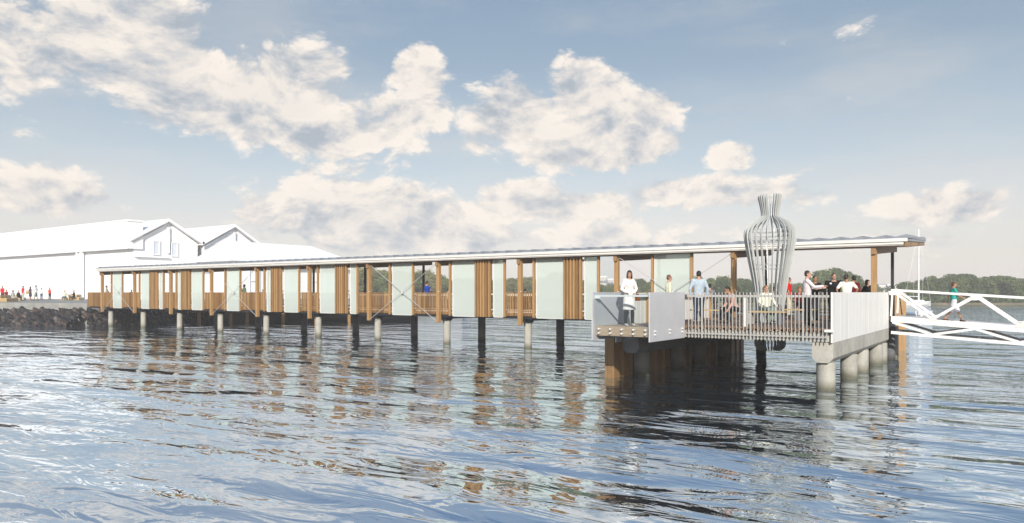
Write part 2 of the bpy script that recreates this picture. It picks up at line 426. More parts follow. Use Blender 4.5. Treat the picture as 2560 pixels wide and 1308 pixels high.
for a, b in RA:
    o = pickets(a, b, 32.0)
    r = MB().box(a,b,32.05,32.075,2.80,2.87).box(a,b,32.05,32.075,1.90,1.97)
    on_pier(r.build('rail_bar', M['white']))
pb(MB().box(-66.0,-14.4,32.13,32.17,2.86,2.93).box(-66.0,-14.4,32.13,32.17,2.02,2.07), 'handrail', M['white'])
# back railing, open pickets in bays
for i in range(11):
    a, b = PS[i]+.1, PS[i+1]-.1
    m = MB(); n = int((b-a)/.23); st = (b-a)/n
    for k in range(n): m.box(a+k*st+.03, a+k*st+.085, 36.98, 37.02, 1.95, 2.98)
    m.box(a,b,36.94,36.975,2.82,2.90).box(a,b,36.94,36.975,2.0,2.06)
    pb(m, 'rear_railing', M['timber'])
# end return of the railing at the shore end
m = MB()
for k in range(2): m.box(-69.40,-69.34,32.0+k*.2,32.06+k*.2,1.72,3.0)
pb(m, 'railing', M['timber'])
# steel cross braces
for i in (0, 3, 6, 9):
    a, b = PS[i]+.1, PS[i+1]-.1; mid = (a+b)/2
    m = MB()
    for e in ((a,4.70),(b,4.70),(a,1.33),(b,1.33)):
        m.tube([(mid,31.86,3.0),(e[0],31.86,e[1])], .016, 6)
    m.cyl(mid,31.86,2.93,3.07,.075,14)
    pb(m, 'cross_brace', M['steel_brace'])
# roof
roof = pb(MB().hexa([(-66.95,31.55,4.98),(-3.62,31.55,4.98),(-3.62,38.3,5.30),(-66.95,38.3,5.30),(-66.95,31.55,5.07),(-3.62,31.55,5.07),(-3.62,38.3,5.36),(-66.95,38.3,5.36)]), 'roof', M['roof_sheet'])
def on_roof(o): o.parent = roof; return o
x = -66.95; m = MB(); k = 0
while x < -3.7:
    x1 = min(x+.8242, -3.6)
    rise = .115
    y0, y1 = 31.50, 38.35; za, zb = 5.085, 5.365
    m.hexa([(x,y0,za),(x1-.004,y0,za),(x1-.004,y1,zb),(x,y1,zb),
            (x,y0,za+.004),(x1-.004,y0,za+.145),(x1-.004,y1,zb+.115),(x,y1,zb+.004)])
    x = x1
on_roof(m.build('roof_sheets', M['roof_sheet']))
f1 = MB().box(-66.98,-3.58,31.47,31.545,4.955,5.082)
on_roof(f1.build('fascia', M['fascia']))
f2 = MB().box(-66.75,-3.72,31.52,31.62,4.855,4.942)
f2.box(-66.70,-3.74,31.56,31.64,4.815,4.850)
on_roof(f2.build('fascia', M['fascia']))
on_roof(MB().box(-66.9,-3.7,31.56,31.68,4.944,4.952).box(-66.5,-3.9,31.645,31.74,4.79,4.94).build('fascia_batten', M['timber_x']))
# clinker-stepped timber lining under the roof, its ends show past the fascia
m = MB(); nb = 7
for k in range(nb):
    y0 = 31.75+k*.93; z = 4.80+k*.060
    m.box(-66.6,-3.72, y0, y0+.97, z, z+.13)
on_roof(m.build('soffit', M['soffit']))
m = MB()
for k in range(nb):
    y0 = 31.76+k*.93; z = 4.80+k*.060
    m.box(-3.715,-3.66, y0, y0+.92, z-.01, z+.20)
on_roof(m.build('end_board', M['timber_y']))
on_roof(MB().hexa([(-3.60,31.5,5.09),(-3.55,31.5,5.09),(-3.62,38.1,5.47),(-3.67,38.1,5.47),(-3.60,31.5,5.14),(-3.55,31.5,5.14),(-3.62,38.1,5.53),(-3.67,38.1,5.53)]).build('verge_flashing', M['roof_sheet']))

# ------------------------------------------------------------------ viewing platform
plat = empty('viewing_platform', (-8,27,0), 0, label='square viewing platform projecting from the pier with pale steel balustrade and white side wall', cat='platform')
def on_plat(o): o.parent = plat; o.matrix_parent_inverse = Matrix.Translation((8,-27,0)); return o
def pl(mb, name, mat, **k): return on_plat(mb.build(name, mat, None, **k))
SX, SY = -7.62, 27.5     # centre of the sculpture and of the hole it hangs through
HR = .62
dk = MB()
for (a,b,c,d) in ((-11.15,-4.72,23.42,SY-HR),(-11.15,SX-HR,SY-HR,SY+HR),(SX+HR,-4.72,SY-HR,SY+HR),(-11.15,-4.72,SY+HR,32.10)):
    dk.box(a,b,c,d,1.84,1.90)
pl(dk, 'deck', M['deck'])
jo = MB()
for k in range(32):
    x = -11.1+k*.2
    if SX-HR-.08 < x < SX+HR: 
        jo.box(x,x+.075,23.40,SY-HR-.05,1.785,1.835); jo.box(x,x+.075,SY+HR+.05,32.0,1.785,1.835)
    else: jo.box(x,x+.09,23.40,32.0,1.785,1.835)
pl(jo, 'joists', M['timber_y'])
sb = MB()
for (a,b,c,d) in ((-11.1,-4.76,23.50,SY-HR),(-11.1,SX-HR,SY-HR,SY+HR),(SX+HR,-4.76,SY-HR,SY+HR),(-11.1,-4.76,SY+HR,32.3)):
    sb.box(a,b,c,d,1.50,1.78)
pl(sb, 'slab', M['concrete'])
def beam(x0, x1, y0, y1, mat):
    c = .13
    m = MB().poly([(x0,1.495),(x1,1.495),(x1,1.0),(x1-c,.85),(x0+c,.85),(x0,1.0)], 'y', y0, y1)
    return pl(m, 'cap_beam', mat)
beam(-5.27,-4.66,23.56,34.75,M['concrete'])
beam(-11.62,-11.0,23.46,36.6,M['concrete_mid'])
for t in (23.95,27.6,29.85,33.25,34.45):
    pl(MB().cyl(-4.95,t,-2,.85,.275,32), 'pile', M['concrete'])
pl(MB().cyl(-4.9,37.5,-2,1.45,.275,32), 'pile', M['concrete'])
for t in (24.35,27.7,30.0,33.2):
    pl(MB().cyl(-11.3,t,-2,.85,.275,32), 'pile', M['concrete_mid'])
# timber fender piles under the left edge
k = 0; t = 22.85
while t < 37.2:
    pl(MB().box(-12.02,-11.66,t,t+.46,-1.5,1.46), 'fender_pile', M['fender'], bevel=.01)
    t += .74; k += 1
pl(MB().box(-11.64,-11.60,22.9,23.3,1.25,1.48), 'fender_bracket', M['plate'])
# white right-hand wall of lapped panels
n = 9; st = (34.72-23.42)/n
for k in range(n):
    a = 23.42+k*st; b = a+st+.02
    zb = 1.477
    pl(MB().hexa([(-4.70,a,zb),(-4.655,a,zb),(-4.658,b,zb+.0),(-4.70,b,zb+.0),(-4.70,a,3.0),(-4.655,a,3.0),(-4.658,b,3.0),(-4.70,b,3.0)]), 'side_panel', M['seamed'])
pl(MB().box(-4.86,-4.60,23.30,23.40,1.80,1.88), 'bracket', M['white'])
# left wall, seen from inside
m = MB(); t = 23.42
while t < 31.6:
    m.box(-11.28,-11.25,t,t+.33,1.60,2.98); t += .36
pl(m, 'left_wall', M['panel'])
for t in (24.6,26.3,27.9,29.5,31.1):
    pl(MB().box(-11.24,-11.14,t,t+.14,1.90,3.0), 'wall_post', M['timber'])
pl(MB().box(-11.24,-11.0,23.5,31.6,2.90,2.95), 'handrail', M['plate'])
# front balustrade
bal = pl(MB().box(-9.2,-4.74,23.375,23.395,2.845,2.915), 'balustrade', M['baluster'])
def on_bal(o): o.parent = bal; return o
x = -9.13; k = 0
while x < -4.76:
    wide = (k % 14 == 4)
    w2 = .024 if wide else .0115
    on_bal(MB().box(x-w2, x+w2, 23.345,23.37,1.485,3.0).build('baluster', M['baluster']))
    x += .114; k += 1
on_bal(MB().box(-9.2,-4.76,23.375,23.395,1.62,1.66).build('lower_rail', M['baluster']))
on_bal(MB().box(-7.3,-7.2,23.40,23.5,1.9,2.9).build('stanchion', M['white']))
# glazed lookout nook
nook = empty('lookout_bay', (-10.2,22,0), 0, label='glass fronted lookout bay with grey steel side plates jutting off the platform', cat='lookout')
def nk(mb, name, mat, **kk):
    o = mb.build(name, mat, None, **kk); o.parent = nook; o.matrix_parent_inverse = Matrix.Translation((10.2,-22,0)); return o
nk(MB().box(-11.17,-9.30,20.66,23.40,1.62,1.925), 'timber_floor', M['nook_timber'])
nk(MB().box(-11.225,-11.185,20.45,23.40,1.48,3.0), 'side_plate', M['plate'])
rp = nk(MB().box(-9.285,-9.245,20.50,23.30,1.48,3.0), 'side_plate', M['plate'])
nk(MB().box(-11.18,-9.29,20.56,20.58,1.63,2.99), 'glass_front', M['clear'])
nk(MB().box(-11.18,-9.29,20.61,20.67,2.86,2.915).box(-11.18,-11.0,20.60,20.68,2.80,2.86), 'handrail', M['white'])
def disc(x, y, z, r, ax):
    m = MB()
    d = Vector((0,-1,0)) if ax == 'y' else Vector((1,0,0))
    p = Vector((x,y,z)); m.tube([p, p+d*.05], r, 12)
    return m
for x in (-11.02,-10.62,-10.22,-9.82,-9.42):
    for z in (1.84,1.71):
        nk(disc(x,20.66,z,.017,'y').tube([(x,20.558,z),(x,20.535,z)],.03,12), 'bolt', M['white'])
for y in (20.85,22.0,23.05):
    for z in (1.80,1.69):
        o = disc(-9.245,y,z,.024,'x').build('bolt', M['white']); o.parent = rp

# ------------------------------------------------------------------ sculpture
sc = empty('basket_sculpture', (SX,SY,0), 0, label='tall grey vase-shaped sculpture of curved vertical ribs hanging through the platform', cat='sculpture')
prof = [(487,27),(491,29),(498,28.5),(510,26),(524,23),(537,21.5),(543,24),(549,34),(556,46),(566,56),(578,61.5),(590,62.5),(605,61),(645,54),(695,44.5),(730,39),(776,33),(802,31.5),(822,32.5),(845,36),(858,37.5),(866,36),(872,31),(876,24)]
pz = [(3-(y-731)*.0148, r*.0148) for y, r in prof]
# smooth resample
def cat(pts, sub=3):
    out = []
    for i in range(len(pts)-1):
        p0 = pts[max(i-1,0)]; p1 = pts[i]; p2 = pts[i+1]; p3 = pts[min(i+2,len(pts)-1)]
        for k in range(sub):
            t = k/sub
            out.append(tuple(.5*((2*b)+(c-a)*t+(2*a-5*b+4*c-d)*t*t+(-a+3*b-3*c+d)*t**3) for a,b,c,d in zip(p0,p1,p2,p3)))
    out.append(pts[-1]); return out
pr = cat(pz)
def rib_mesh():
    m = MB(); n = len(pr); th = .013
    for i, (z, r) in enumerate(pr):
        a = pr[max(i-1,0)]; b = pr[min(i+1,n-1)]
        d = Vector((b[1]-a[1], b[0]-a[0])).normalized(); nx, nz = -d.y, d.x   # profile normal
        if nx > 0: nx, nz = -nx, -nz
        wd = .09
        if z > 5.9: wd = .075
        ri = max(.03, r+nx*wd); zi = z+nz*wd
        m.v += [(r,-th,z),(r,th,z),(ri,th,zi),(ri,-th,zi)]
    for i in range(n-1):
        for k in range(4):
            l = (k+1)%4; m.f.append([i*4+k,i*4+l,(i+1)*4+l,(i+1)*4+k])
    m.f.append([0,1,2,3]); m.f.append([(n-1)*4+k for k in range(4)])
    return m
NR = 26
r0 = rib_mesh().build('rib', M['rib'], sc)
r0.rotation_euler = (0,0,R(3))
for k in range(1, NR):
    c = r0.copy(); COL.objects.link(c); c.parent = sc; c.rotation_euler = (0,0,R(3)+2*math.pi*k/NR)
for y, rr in ((577,57),(588,58),(598,57),(608,56.5),(613,55.5),(662,46.5),(672,45)):
    z = 3-(y-731)*.0148; rad = rr*.0148-.03
    MB().tube([(rad*math.cos(2*math.pi*k/40), rad*math.sin(2*math.pi*k/40), z) for k in range(40)], .011, 5, True).build('hoop', M['rib'], sc)
for z in (1.75, 2.6, 4.9):
    rad = [r for zz, r in pr if zz <= z+.08][0]-.09
    MB().tube([(rad*math.cos(2*math.pi*k/40), rad*math.sin(2*math.pi*k/40), z) for k in range(40)], .012, 5, True).build('hoop', M['rib'], sc)

# ------------------------------------------------------------------ benches
def bench(x0, x1, y0, y1, label):
    cx, cy = (x0+x1)/2, (y0+y1)/2
    t = empty('bench', (cx,cy,1.9), 0, label=label, cat='bench', group='benches round the vase-shaped sculpture')
    hx, hy = (x1-x0)/2, (y1-y0)/2
    m = MB()
    if hx > hy:
        n = 4; st = 2*hy/n
        for k in range(n): m.box(-hx,hx,-hy+k*st,-hy+k*st+st*.85,.40,.45)
        m.build('seat', M['crate'], t)
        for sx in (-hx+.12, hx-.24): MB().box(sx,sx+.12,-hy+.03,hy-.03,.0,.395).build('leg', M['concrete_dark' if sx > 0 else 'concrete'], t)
    else:
        n = 4; st = 2*hx/n
        for k in range(n): m.box(-hx+k*st,-hx+k*st+st*.85,-hy,hy,.40,.45)
        m.build('seat', M['crate'], t)
        for sy in (-hy+.12, hy-.24): MB().box(-hx+.03,hx-.03,sy,sy+.12,.0,.395).build('leg', M['concrete'], t)
    return t
bench(-7.95,-6.55,25.45,25.95,'slatted timber bench in front of the sculpture, nearest the balustrade')
bench(-10.35,-8.75,26.6,27.1,'slatted timber bench left of the sculpture under the man in pink')
bench(-8.5,-6.9,29.3,29.8,'slatted timber bench behind the sculpture')
bench(-6.9,-5.6,30.0,30.5,'slatted timber bench the woman in the black skirt sits on')

# ------------------------------------------------------------------ gangway
gw = empty('gangway', (-4.6,35.5,0), 0, label='white steel truss gangway sloping down from the pier end', cat='gangway')
def gk(mb, name, mat): o = mb.build(name, mat, None); o.parent = gw; o.matrix_parent_inverse = Matrix.Translation((4.6,-35.5,0)); return o
def gz(s, z): return z-.068*(s+4.6)
S0, S1 = -4.55, 8.9
for T in (34.62, 36.5):
    gk(MB().bar((S0,T,gz(S0,3.10)),(S1,T,gz(S1,3.10)),.08,.09), 'top_chord', M['gangway'])
    gk(MB().bar((S0,T,gz(S0,1.30)),(S1,T,gz(S1,1.30)),.09,.12), 'bottom_chord', M['gangway'])
    gk(MB().bar((S0,T,gz(S0,1.87)),(S1,T,gz(S1,1.87)),.08,.24), 'stringer', M['gangway'])
    m = MB(); m.bar((-4.5,T,gz(-4.5,3.05)),(-4.55,T,gz(-4.5,2.0)),.07,.09)
    x = -4.5; up = True
    while x < S1-1.6:
        za, zb = (3.07, 2.0) if up else (2.0, 3.07)
        m.bar((x,T,gz(x,za)),(x+1.48,T,gz(x+1.48,zb)),.075,.10); x += 1.48; up = not up
    gk(m, 'handrail_diagonals', M['gangway'])
    g2 = MB(); x = -4.5; up = False
    while x < S1-1.6:
        zc = 2.02 if up else 3.03
        g2.poly([(x-.17,gz(x,zc-.09)),(x+.17,gz(x,zc-.09)),(x+.10,gz(x,zc+.10)),(x-.10,gz(x,zc+.10))], 'y', T-.058, T-.047) if up else g2.poly([(x-.10,gz(x,zc-.14)),(x+.10,gz(x,zc-.14)),(x+.17,gz(x,zc+.03)),(x-.17,gz(x,zc+.03))], 'y', T-.058, T-.047)
        x += 1.48; up = not up
    gk(g2, 'gusset_plates', M['fascia'])
    m = MB(); x = -4.5; up = True
    while x < S1-1.6:
        za, zb = (1.74, 1.36) if up else (1.36, 1.74)
        m.bar((x,T,gz(x,za)),(x+1.48,T,gz(x+1.48,zb)),.075,.10); x += 1.48; up = not up
    gk(m, 'lower_diagonals', M['gangway'])
gk(MB().hexa([(S0,34.67,gz(S0,1.86)),(S1,34.67,gz(S1,1.86)),(S1,36.45,gz(S1,1.86)),(S0,36.45,gz(S0,1.86)),(S0,34.67,gz(S0,1.92)),(S1,34.67,gz(S1,1.92)),(S1,36.45,gz(S1,1.92)),(S0,36.45,gz(S0,1.92))]), 'walkway', M['gangway'])
m = MB(); x = -4.4; k = 0
while x < S1-1.5:
    a, b = (34.67,36.45) if k % 2 == 0 else (36.45,34.67)
    m.bar((x,a,gz(x,1.30)),(x+1.48,b,gz(x+1.48,1.30)),.16,.07); m.bar((x,34.67,gz(x,1.305)),(x,36.45,gz(x,1.305)),.09,.07)
    x += 1.48; k += 1
gk(m, 'floor_bracing', M['gangway'])
# mooring pile behind the gangway
tx, ty = P(2247, 37.6)
mp_ = empty('mooring_pile', (tx,ty,0), R(30), label='square timber mooring pile with a black chain behind the gangway', cat='mooring pile')
MB().box(-.28,.28,-.2,.2,-2,3.0).build('post', M['timber'], mp_, bevel=.01)
m = MB()
for k in range(12):
    z = 2.75-k*.09; xx = -.05+k*.012
    m.tube([(xx+.018*math.cos(a)*(1 if k%2 else .4), -.23, z+.05*math.sin(a)) for a in [2*math.pi*q/8 for q in range(8)]], .009, 5, True)
m.build('chain', M['steel_dark'], mp_)

# ------------------------------------------------------------------ shore: quay, seawall, wharf
QZ = 2.0
q = [(-150,-30),(-92,19.0),(-80.6,29.2),(-70.4,32.4),(-70.6,37.8),(-72.35,47.0),(-75.4,49.75),(-62.5,58.7),(-60.5,75),(-75,95),(-110,130),(-300,150),(-300,-30)]
tag(MB().poly(q, 'z', -2, QZ-.42).build('quay_fill', M['seabed']), 'flat quay ground behind the stone seawall', None, None, 'structure')
tag(MB().poly([(x,y) for x,y in q], 'z', QZ-.41, QZ).build('quay', M['quay_conc']), 'grey concrete quay slab', None, None, 'structure')
# rocks
random.seed(11)
def rock(m, c, r, rot):
    b = bmesh.new(); bmesh.ops.create_icosphere(b, subdivisions=2, radius=1)
    off = Vector((random.random()*50, random.random()*50, 0)); base = len(m.v)
    for v in b.verts:
        d = 1+.45*noise.noise(v.co*1.3+off)+.2*noise.noise(v.co*3+off)
        p = Vector((v.co.x*r[0]*d, v.co.y*r[1]*d, v.co.z*r[2]*d)); p = rot @ p
        m.v.append(tuple(Vector(c)+p))
    for f in b.faces: m.f.append([base+v.index for v in f.verts])
    b.free()
edge = [(-93,18.2),(-80.4,29.0),(-70.2,32.0),(-70.2,37.8),(-71.9,47.0),(-74.9,50.2)]
m = MB()
for i in range(len(edge)-1):
    a = Vector((*edge[i],0)); b = Vector((*edge[i+1],0)); d = (b-a); L = d.length; d.normalize(); nrm = Vector((d.y,-d.x,0))
    big = i < 3
    st = .30 if big else .6
    kk = int(L/st)+1
    for j in range(kk):
        for rr in range(7):
            u = rr/6
            out = .15+u*2.3+random.uniform(-.15,.15)
            c = a+d*(j*st+random.uniform(-.2,.2))+nrm*out
            c.z = 1.22-u*1.45+random.uniform(-.08,.06)
            sz = random.uniform(.22,.38)
            rot = Matrix.Rotation(math.atan2(d.y,d.x),3,'Z') @ Matrix.Rotation(R(random.uniform(25,55)),3,'Y') @ Matrix.Rotation(R(random.uniform(-30,30)),3,'X')
            rock(m, c, (sz*random.uniform(1.0,1.6), sz*.8, sz*.62), rot)
sw = m.build('rock_seawall', M['rock'])
tag(sw, 'dark boulder seawall with rusty brown stones sloping into the water below the quay', 'seawall')
# grass strip
m = MB(); a = P(72,90); b = P(134,92)
m.bar((a[0],a[1],QZ+.012),(b[0],b[1],QZ+.012),1.2,.02); tag(m.build('grass', M['grass']), 'thin strip of grass on the quay', None, None, 'stuff')
# wharf beneath / behind the pier
wf = empty('timber_wharf', (-60,48,0), 0, label='low dark timber wharf on slim piles seen beneath the pier', cat='wharf')
def wk(mb, name, mat): o = mb.build(name, mat, None); o.parent = wf; o.matrix_parent_inverse = Matrix.Translation((60,-48,0)); return o
w0, w1 = P(470,71.5), P(1035,75.5); w2, w3 = P(1035,92), P(470,86)
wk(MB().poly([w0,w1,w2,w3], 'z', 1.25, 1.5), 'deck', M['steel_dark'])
dv = Vector((w1[0]-w0[0], w1[1]-w0[1], 0)); WL = dv.length; dv.normalize()
m = MB()
for k in range(int(WL/.24)):
    c = Vector((*w0,0))+dv*(k*.24)
    m.bar((c.x,c.y,.98),(c.x,c.y,1.42),.12,.05)
wk(m, 'fascia_boards', M['timber'])
for px in (498,577,618,650,708,790,873):
    x, y = P(px, 72+(px-498)*.006); wk(MB().cyl(x,y,-2,1.24,.17,14), 'pile', M['timber'])
wk(MB().poly([P(470,76.5),P(1035,80),P(1035,81.5),P(470,78)], 'z', -1, 1.24), 'shade_sheet', M['steel_dark'])  # dark sheet added to stand for the deep shade beneath the wharf

# timber seats on the quay
def tiers(px, d, ws, yaw, label, steps):
    x, y = P(px, d)
    t = empty('timber_bench', (x,y,QZ), R(yaw), label=label, cat='bench', group='stacked timber benches on the quay')
    for (x0,x1,y0,y1,z0,z1) in steps:
        m = MB(); n = max(1, round((z1-z0)/.12)); h = (z1-z0)/n
        for k in range(n): m.box(x0,x1,y0,y1,z0+k*h+.012,z0+(k+1)*h)
        m.build('tier', M['crate'], t)
tiers(8,77,0,35,'two-tier slatted timber seat at the left edge of the quay beside the woman in grey',[(-1.5,1.0,-.9,.9,0,.36),(-1.5,.15,-.6,.9,.37,.72)])
tiers(44,90,0,35,'slatted timber seat behind the person in black',[(-.55,.7,-.5,.5,0,.36),(-.6,.2,.1,.6,.37,.72)])
tiers(162.5,91.5,0,35,'small low timber crate seat under the man in the white shirt',[(-.38,.38,-.3,.3,0,.36)])
tiers(187,91.8,0,35,'two-tier timber seat under the person in dark clothes',[(-.85,.85,-.5,.5,0,.36),(-.85,.5,.05,.6,.37,.72)])

# ------------------------------------------------------------------ white buildings
def win(m_frame, m_glass, plane, c, a0, a1, z0, z1): pass
hall = empty('warehouse_hall', (-130,55,QZ), 0, label='long white warehouse with overhanging upper storey and slim column, leftmost building', cat='warehouse')
def hk(par, off, mb, name, mat):
    o = mb.build(name, mat, None); o.parent = par; o.matrix_parent_inverse = Matrix.Translation((-off[0],-off[1],-off[2])); return o
ho = (-130,55,QZ); W = M['wallwhite']
hk(hall, ho, MB().box(-200,-100.9,52.3,56,QZ,8.995), 'lower_wall', W)
hk(hall, ho, MB().box(-200,-100.3,51.5,53.6,9.0,12.75), 'upper_storey', W)
hk(hall, ho, MB().box(-200,-100.2,51.42,53.7,12.76,13.0), 'parapet', W)
hk(hall, ho, MB().box(-118.05,-118.0,51.42,51.495,9.4,12.7), 'panel_joint', W)
hk(hall, ho, MB().box(-114.4,-113.9,51.6,52.0,QZ,8.99), 'column', W)
hk(hall, ho, MB().box(-115.6,-115.2,51.6,52.0,QZ,8.99), 'column', W)
def gable(name, t0, tr, t1, zr, ze, label, winds):
    off = (-120, tr, QZ)
    g = empty(name, off, 0, label=label, cat='warehouse')
    hk(g, off, MB().box(-160,-100.6,t0+.3,t1-.3,QZ,ze-.35), 'wall', W)
    hk(g, off, MB().poly([(t0+.35,ze-.34),(tr,zr-.45),(t1-.35,ze-.34)], 'x', -160, -100.55), 'gable_wall', W)
    hk(g, off, MB().poly([(t0-.4,ze-.55),(t0-.4,ze-.1),(tr,zr),(t1+.4,ze-.1),(t1+.4,ze-.55),(tr,zr-.4)], 'x', -160, -99.9), 'roof', W)
    hk(g, off, MB().poly([(t0,ze-.95),(t0,ze-.7),(tr-.4,zr-.9),(tr-.4,zr-1.15)], 'x', -100.54, -100.25), 'barge_moulding', W)
    hk(g, off, MB().box(-100.54,-100.2,tr-.05,tr+.25,ze-2.0,zr-1.2), 'mullion', W)
    for (ta, tb, za, zb) in winds:
        f = hk(g, off, MB().box(-100.54,-100.38,ta-.12,tb+.12,za-.12,za).box(-100.54,-100.38,ta-.12,tb+.12,zb,zb+.12).box(-100.54,-100.38,ta-.12,ta,za,zb).box(-100.54,-100.38,tb,tb+.12,za,zb), 'window', W)
        hk(g, off, MB().box(-100.5,-100.47,ta,tb,za,zb), 'pane', M['paneblue'])
    hk(g, off, MB().box(-100.54,-100.15,t0+.3,tr+.2,ze-2.7,ze-2.5), 'ledge', W)
    return g
gable('gabled_warehouse', 52.15, 57.2, 62.3, 13.55, 10.6, 'white warehouse whose gable end has two small windows, beside the long hall', [(55.2,56.0,8.4,10.2),(57.9,58.7,8.3,10.1)])
gable('gabled_warehouse', 62.8, 67.9, 72.8, 13.55, 10.6, 'second white gabled warehouse, partly behind the lower shed', [])
so = (-92,80,QZ)
sh = empty('harbour_shed', so, 0, label='long low white shed with hipped end right of the gabled warehouses', cat='shed')
hk(sh, so, MB().box(-99.8,-91.0,62.5,83.5,QZ,7.4), 'wall', W)
# hipped roof, ridge running away from the gables
m = MB(); m.v = [(-100.1,60.2,7.41),(-89.7,60.2,7.41),(-89.7,85.5,7.41),(-100.1,85.5,7.41),(-97,64.5,10.7),(-97,80.3,10.7)]
m.f = [[0,1,4],[1,2,5,4],[2,3,5],[3,0,4,5],[0,3,2,1]]
hk(sh, so, m, 'roof', W)
for t in (64,66.5,69,71.5,74,76.5):
    hk(sh, so, MB().poly([(-93.2,8.25),(-92.2,8.25),(-92.2,8.75),(-93.4,8.95)], 'y', t, t+.7), 'shadow_caster', W)  # invented blocks, added to cast a row of small shadow marks on the roof
for t in (64,67.5,71,74.5,78,81):
    f = hk(sh, so, MB().box(-90.99,-90.85,t,t+.12,2.4,6.4).box(-90.99,-90.85,t+1.7,t+1.82,2.4,6.4).box(-90.99,-90.85,t+.12,t+1.7,6.28,6.4).box(-90.99,-90.85,t+.12,t+1.7,4.6,4.7).box(-90.99,-90.85,t+.12,t+1.7,2.4,2.5), 'window', W)
hk(sh, so, MB().box(-90.99,-90.2,62.6,83.4,6.7,7.0), 'awning', W)
bo = (-100,58,QZ)
hk(hall, ho, MB().box(-100.2,-97.6,52.5,63.0,QZ,6.0).box(-100.25,-97.2,52.3,63.2,6.005,6.3), 'lean_to', W)

# ------------------------------------------------------------------ far shore
def shore_y(px, d): return P(px, d)
sp = [P(780,166),P(900,172),P(1100,176),P(1500,177),P(1900,177),P(2300,176),P(2600,175),P(2900,178),P(2600,505),P(1280,510),P(300,505),P(500,200)]
tag(MB().poly(sp, 'z', -1, .45).build('far_shore', M['shore']), 'low far bank of the harbour', None, None, 'structure')
hx, hy = P(838,205)
m = MB(); n = 40
for i in range(9):
    th = i/8*math.pi/2
    for k in range(n):
        a = 2*math.pi*k/n; rr = 5.5*math.cos(th)*(1+.12*math.sin(3*a+1))
        m.v.append((rr*math.cos(a), rr*math.sin(a), 12.9*math.sin(th)**1.2-.5))
for i in range(8):
    for k in range(n): m.f.append([i*n+k,i*n+(k+1)%n,(i+1)*n+(k+1)%n,(i+1)*n+k])
tag(m.build('grassy_hill', M['hill'], None, (hx,hy,0)), 'green grassy mound showing just above the pier roof', None, None, 'structure')

def tree_proto(name, h, wdt, lobes, leaf, nleaf, seed, ls=.34, open_=.0):
    random.seed(seed)
    t = empty(name, (0,0,0))
    m = MB(); th = h*.38
    m.tube([(0,0,-.3),(.1,0,th*.5),(0,.1,th),(.1,.1,h*.72)], [h*.028,h*.022,h*.016,h*.006], 8)
    cs = []
    for k in range(lobes):
        a = 2*math.pi*k/lobes*1.618+random.uniform(-.4,.4); q = random.random()**.6
        rr = wdt*.5*random.uniform(.25,.72)*(1 if q < .75 else .6)
        z = h*(.30+.52*q); c = Vector((rr*math.cos(a), rr*math.sin(a), z))
        rad = wdt*random.uniform(.17,.27)
        cs.append((c, rad)); m.tube([(0,0,th*.8),tuple(c*.5+Vector((0,0,th*.45))),tuple(c)], [h*.011,h*.007,h*.003], 5)
    cs.append((Vector((0,0,h*.8)), wdt*.2)); cs.append((Vector((wdt*.05,0,h*.5)), wdt*.33))
    m.build('trunk', M['bark'], t)
    c = MB()
    vol = [r**2 for _, r in cs]; tot = sum(vol)
    for (cc, rad), v in zip(cs, vol):
        for k in range(int(nleaf*v/tot)):
            d = Vector((random.gauss(0,1),random.gauss(0,1),random.gauss(0,1))).normalized()
            rr = rad*(random.random()**.38)*(1+.28*noise.noise(d*2.2+cc))
            p = cc+Vector((d.x*rr, d.y*rr, d.z*rr*.85))
            if p.z < h*.08: continue
            nrm = (d+Vector((random.gauss(0,.6),random.gauss(0,.6),random.gauss(0,.6)))).normalized()
            u = nrm.orthogonal().normalized(); w_ = nrm.cross(u); s = ls*random.uniform(.5,1.25)
            ang = random.random()*6.28; uu = (u*math.cos(ang)+w_*math.sin(ang))*s; ww = (w_*math.cos(ang)-u*math.sin(ang))*s*.7
            b = len(c.v); c.v += [tuple(p-uu), tuple(p+ww*.8), tuple(p+uu), tuple(p-ww)]; c.f.append([b,b+1,b+2,b+3])
    me = bpy.data.meshes.new('crown'); me.from_pydata(c.v, [], c.f); me.materials.append(leaf)
    o = bpy.data.objects.new('crown', me); COL.objects.link(o); o.parent = t
    return t
TP = [tree_proto('broadleaf_tree',10,9,11,M['leaf'],5200,1),
      tree_proto('broadleaf_tree',10,10,13,M['leaf2'],5600,2),
      tree_proto('broadleaf_tree',10,8,9,M['leaf3'],4800,3),
      tree_proto('broadleaf_tree',10,8.5,12,M['leaf'],5200,4)]
used = [False]*4
random.seed(5)
def plant(px, d, top_y, k, label, group, wsc=1.0):
    h = 3+(731-top_y)*d/F-.4
    o = TP[k] if not used[k] else copy_tree(TP[k]); used[k] = True
    x, y = P(px, d); s = h/10
    o.location = (x,y,.4); o.scale = (s*wsc*random.uniform(.9,1.15), s*wsc*random.uniform(.9,1.15), s); o.rotation_euler = (0,0,random.uniform(0,6.28))
    tag(o, label, 'tree', group)
